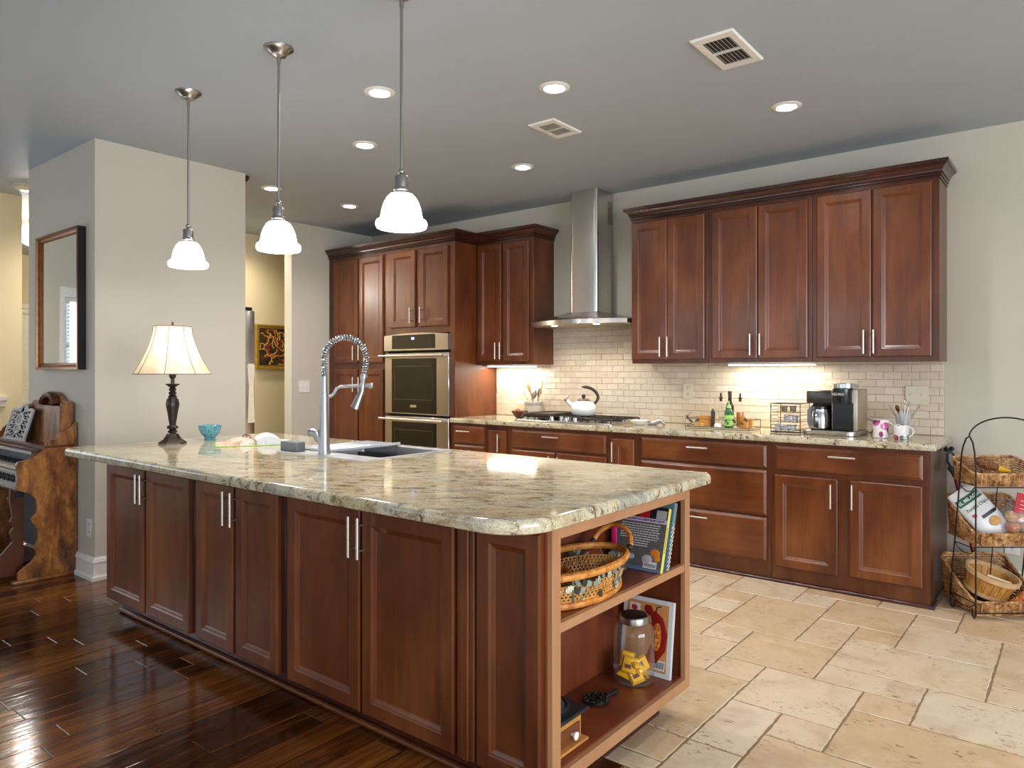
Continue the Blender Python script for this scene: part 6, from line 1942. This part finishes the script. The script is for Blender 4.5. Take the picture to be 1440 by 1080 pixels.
# middle basket: chips bag, fruit bag
bg = thing('chip_bag', 'white tortilla chip bag with a green banner in the middle basket', 'bag', SL(0.222, 0.125, 0.412), rot=(math.radians(-22), math.radians(-34), TH))
b = MB()
R_ = []
for i in range(13):
    v = i / 12
    z = 0.31 * v
    th = 0.034 * math.sin(PI * min(1, max(0, 0.05 + v * 0.9))) ** 0.6
    wd = 0.086 * (0.94 + 0.06 * math.sin(PI * v))
    ring = []
    for k in range(28):
        a = 2 * PI * k / 28
        cr = 1 + 0.05 * math.sin(5 * a + v * 9)
        ring.append((wd * math.copysign(abs(math.cos(a)) ** 0.7, math.cos(a)), th * cr * math.copysign(abs(math.sin(a)) ** 0.9, math.sin(a)), z))
    R_.append(ring)
b.loops(R_, True, True, True)
BAGM = plain('white_bag', srgb(222, 222, 222), 0.3, 0, 0.5, 0.05, 25)
bo = b.build('bag_body', BAGM, bg, world=False)
def onbag(u, v): 
    th = 0.034 * math.sin(PI * min(1, max(0, 0.05 + v * 0.9))) ** 0.6
    wd = 0.086 * (0.94 + 0.06 * math.sin(PI * v))
    ca = min(1, abs(u / wd)) ** (1 / 0.7)
    return (u, -th * (max(0, 1 - ca * ca) ** 0.5) ** 0.9 - 0.0032, 0.31 * v)
def decal(nm, u0, u1, v0, v1, mat, slope=0.0):
    b = MB()
    n = 10
    r0 = [onbag(u0 + (u1 - u0) * i / n, v0 + slope * i / n) for i in range(n + 1)]
    r1 = [onbag(u0 + (u1 - u0) * i / n, v1 + slope * i / n) for i in range(n + 1)]
    b.loops([r0, r1], False)
    o = b.build(nm, mat, bo, world=False); return o
decal('green_banner', -0.074, 0.070, 0.73, 0.86, plain('banner_green', srgb(36, 104, 76), 0.4))
text('lettering', 'EL MILAGRO', 0.026, WHT, bo, (0.0, -0.0365, 0.31 * 0.795), (1, 0, 0), (0, 0.06, 1), bold=0.0006, depth=0.0008)
text('lettering', 'Tortilla Chips', 0.025, plain('print_black', srgb(40, 36, 36), 0.4), bo, (0.0, -0.0385, 0.31 * 0.63), (1, 0, 0), (0, 0, 1), depth=0.0008, shear=0.2)
decal('black_banner', -0.02, 0.070, 0.40, 0.455, plain('banner_black', srgb(30, 30, 32), 0.4))
b = MB(); b.sphere((0.02, -0.037, 0.31 * 0.28), 1, 12, 8, (0.030, 0.004, 0.026)); b.build('printed_chip', plain('chip_print', srgb(206, 158, 92), 0.5, 0, 0.4, 0.2), bo, world=False)
b = MB(); b.sphere((-0.045, -0.036, 0.31 * 0.51), 1, 12, 8, (0.013, 0.002, 0.010)); b.build('red_seal', plain('seal_red', srgb(190, 60, 80), 0.4), bo, world=False)
fb = thing('fruit_bag', 'clear bag of mixed apples with a red label at the right in the middle basket', 'bag', SL(0.300, 0.130, 0.425), rotz=TH)
b = MB()
R_ = []
for r, z in ((0.05, 0.0), (0.082, 0.02), (0.088, 0.07), (0.078, 0.12), (0.05, 0.155), (0.028, 0.18), (0.022, 0.2)):
    R_.append([(r * (1 + 0.06 * math.sin(6 * a + z * 40)) * math.cos(a), r * 0.85 * (1 + 0.06 * math.sin(5 * a + z * 30)) * math.sin(a), z) for a in [2 * PI * k / 24 for k in range(24)]])
b.loops(R_, True, True, False); b.build('plastic_film', glass('bag_film', (0.96, 0.96, 0.98, 1), 0.15, 1.35, 0.12), fb, world=False)
b = MB(); b.loops([[(-0.045, -0.052, 0.135), (0.030, -0.060, 0.115), (0.055, -0.035, 0.215), (-0.01, -0.030, 0.235)], [(-0.045, -0.055, 0.135), (0.030, -0.063, 0.115), (0.055, -0.038, 0.215), (-0.01, -0.033, 0.235)]], True, True, True)
b.build('red_tag', plain('label_red', srgb(190, 24, 34), 0.35), fb, world=False)
b = MB()
for k in range(3): b.loops([[(-0.02 + k * 0.008, -0.0585 + k * 0.006, 0.15 + k * 0.02), (0.02 + k * 0.006, -0.0625 + k * 0.006, 0.14 + k * 0.02), (0.02 + k * 0.006, -0.0620 + k * 0.006, 0.144 + k * 0.02), (-0.02 + k * 0.008, -0.0580 + k * 0.006, 0.154 + k * 0.02)]], True, False, True)
b.build('tag_print', plain('label_pink', srgb(232, 170, 178), 0.4), fb, world=False)
APM = []
for nm, c1, c2 in (('apple_red', srgb(176, 40, 44), srgb(214, 150, 84)), ('apple_gold', srgb(214, 184, 92), srgb(206, 110, 76)), ('apple_pink', srgb(200, 96, 90), srgb(224, 190, 130))):
    q = NT(nm); q.base(q.ramp(q.noise(q.coord('Object', (1, 1, 0.4)), 12, 3), [(0.4, c1), (0.65, c2)])); q.set(Roughness=0.25); APM.append(q.m)
for i, (x, y, z, mi, lb) in enumerate(((-0.035, -0.030, 0.040, 0, 'red apple low at left in the clear fruit bag'), (0.036, -0.032, 0.040, 1, 'golden apple low at right in the clear fruit bag'), (-0.002, 0.030, 0.040, 2, 'pink apple at the back of the clear fruit bag'),
                                   (-0.025, -0.010, 0.098, 1, 'golden apple on top at left in the clear fruit bag'), (0.030, -0.005, 0.098, 2, 'pink apple on top at right in the clear fruit bag'))):
    c = SL(0.300 + x, 0.130 + y, 0.425 + z)
    b = MB(); b.lathe([(0, -0.026), (0.012, -0.030), (0.026, -0.022), (0.034, -0.002), (0.032, 0.016), (0.020, 0.030), (0.008, 0.028), (0, 0.022)], c, 20); o = tag(b.build('apple', APM[mi]), lb, 'apple', 'apples in the clear bag')
# bottom basket: half-bushel basket, onions
hb = thing('splint_basket', 'tilted round wooden splint basket in the bottom wicker basket', 'basket', SL(0.165, 0.175, 0.095), rot=(math.radians(14), math.radians(12), TH))
SPL = NT('splint_wood'); SPL.base(SPL.ramp(SPL.noise(SPL.coord('Object', (1, 1, 0.3)), 40, 3), [(0.35, srgb(176, 116, 48)), (0.65, srgb(214, 160, 86))])); SPL.set(Roughness=0.45)
b = MB()
for k in range(22):
    a0, a1 = 2 * PI * k / 22 + 0.012, 2 * PI * (k + 1) / 22 - 0.012
    r0, r1, hgt = 0.100, 0.128, 0.125
    q = lambda r, a, z: (r * math.cos(a), r * math.sin(a), z)
    b.loops([[q(r0, a0, 0), q(r0, a1, 0), q(r0 - 0.003, a1, 0), q(r0 - 0.003, a0, 0)], [q(r1, a0, hgt), q(r1, a1, hgt), q(r1 - 0.003, a1, hgt), q(r1 - 0.003, a0, hgt)]], True, True, True)
b.build('splint', SPL.m, hb, world=False)
HOOP = plain('pale_hoop', srgb(210, 176, 130), 0.45, 0, 0.4, 0.12)
b = MB(); b.lathe([(0.128, 0.100), (0.1335, 0.101), (0.1355, 0.127), (0.131, 0.1275), (0.122, 0.127), (0.120, 0.102)], n=40); b.build('rim_hoop', HOOP, hb, world=False)
b = MB(); b.lathe([(0.100, 0.0), (0.107, 0.0), (0.1105, 0.018), (0.104, 0.018)], n=40); b.build('base_hoop', HOOP, hb, world=False)
b = MB(); b.lathe([(0, 0.004), (0.098, 0.004), (0.098, 0.0), (0, 0.0)], n=32); b.build('bottom', SPL.m, hb, world=False)
b = MB(); b.tube([(-0.06, -0.045, 0.118), (0.065, -0.065, 0.105)], 0.0085, 10); b.build('grip', plain('pale_grip', srgb(226, 196, 156), 0.4), hb, world=False)
for x, y, z, r, lb in ((0.315, 0.085, 0.088, 0.040, 'orange-brown onion in front of the wooden splint basket'), (0.255, 0.055, 0.070, 0.034, 'small onion beneath the rim of the splint basket')):
    b = MB(); b.sphere((0, 0, 0), r, 18, 12, (1, 1, 0.86)); b.tube([(0, 0, r * 0.8), (0.003, 0, r * 1.12)], [r * 0.25, r * 0.06], 8)
    b.bm.verts.ensure_lookup_table()
    bmesh.ops.translate(b.bm, verts=b.bm.verts, vec=Vector(SL(x, y, z)))
    tag(b.build('onion', plain('onion_orange', srgb(206, 126, 66), 0.3, 0, 0.5, 0.15)), lb, 'onion', 'onions in the bottom basket')
b = MB(); b.sphere(SL(0.375, 0.09, 0.092), 0.036, 16, 10); tag(b.build('red_apple', APM[0]), 'dark red apple at the right edge of the bottom basket', 'apple')

# reaching tool leaning on the wall
g = thing('reaching_tool', 'red-handled reaching grabber leaning between the cabinet end and the stand', 'grabber', (-0.50, 5.09, 0))
A = Vector((-0.457, 4.945, 0.012)); B_ = Vector((-0.605, 4.990, 0.695))
b = MB(); b.tube([A, B_], 0.0125, 10); b.build('shaft', plain('red_tube', srgb(150, 22, 34), 0.3), g)
d = (B_ - A).normalized(); sd = Vector((0.78, 0.62, 0)); sd = (sd - d * sd.dot(d)).normalized()
b = MB(); b.tube([B_ - d * 0.01, B_ + d * 0.012, B_ + d * 0.045, B_ + d * 0.055], [0.016, 0.020, 0.034, 0.026], 12, flat=0.6); b.build('head', plain('grey_head', srgb(96, 106, 112), 0.35), g)
b = MB()
for sg in (-1, 1):
    b.tube([B_ + d * 0.05 + sd * sg * 0.016, B_ + d * 0.09 + sd * sg * 0.026, B_ + d * 0.125 + sd * sg * 0.018, B_ + d * 0.15 - sd * sg * 0.003], [0.008, 0.0085, 0.0075, 0.006], 8)
b.build('jaw', plain('grey_jaw', srgb(58, 66, 72), 0.35), g)
b = MB()
for sg in (-1, 1): b.sphere(tuple(B_ + d * 0.158 + sd * sg * 0.016), 0.014, 10, 7)
b.build('rubber_tip', M['iron'], g)
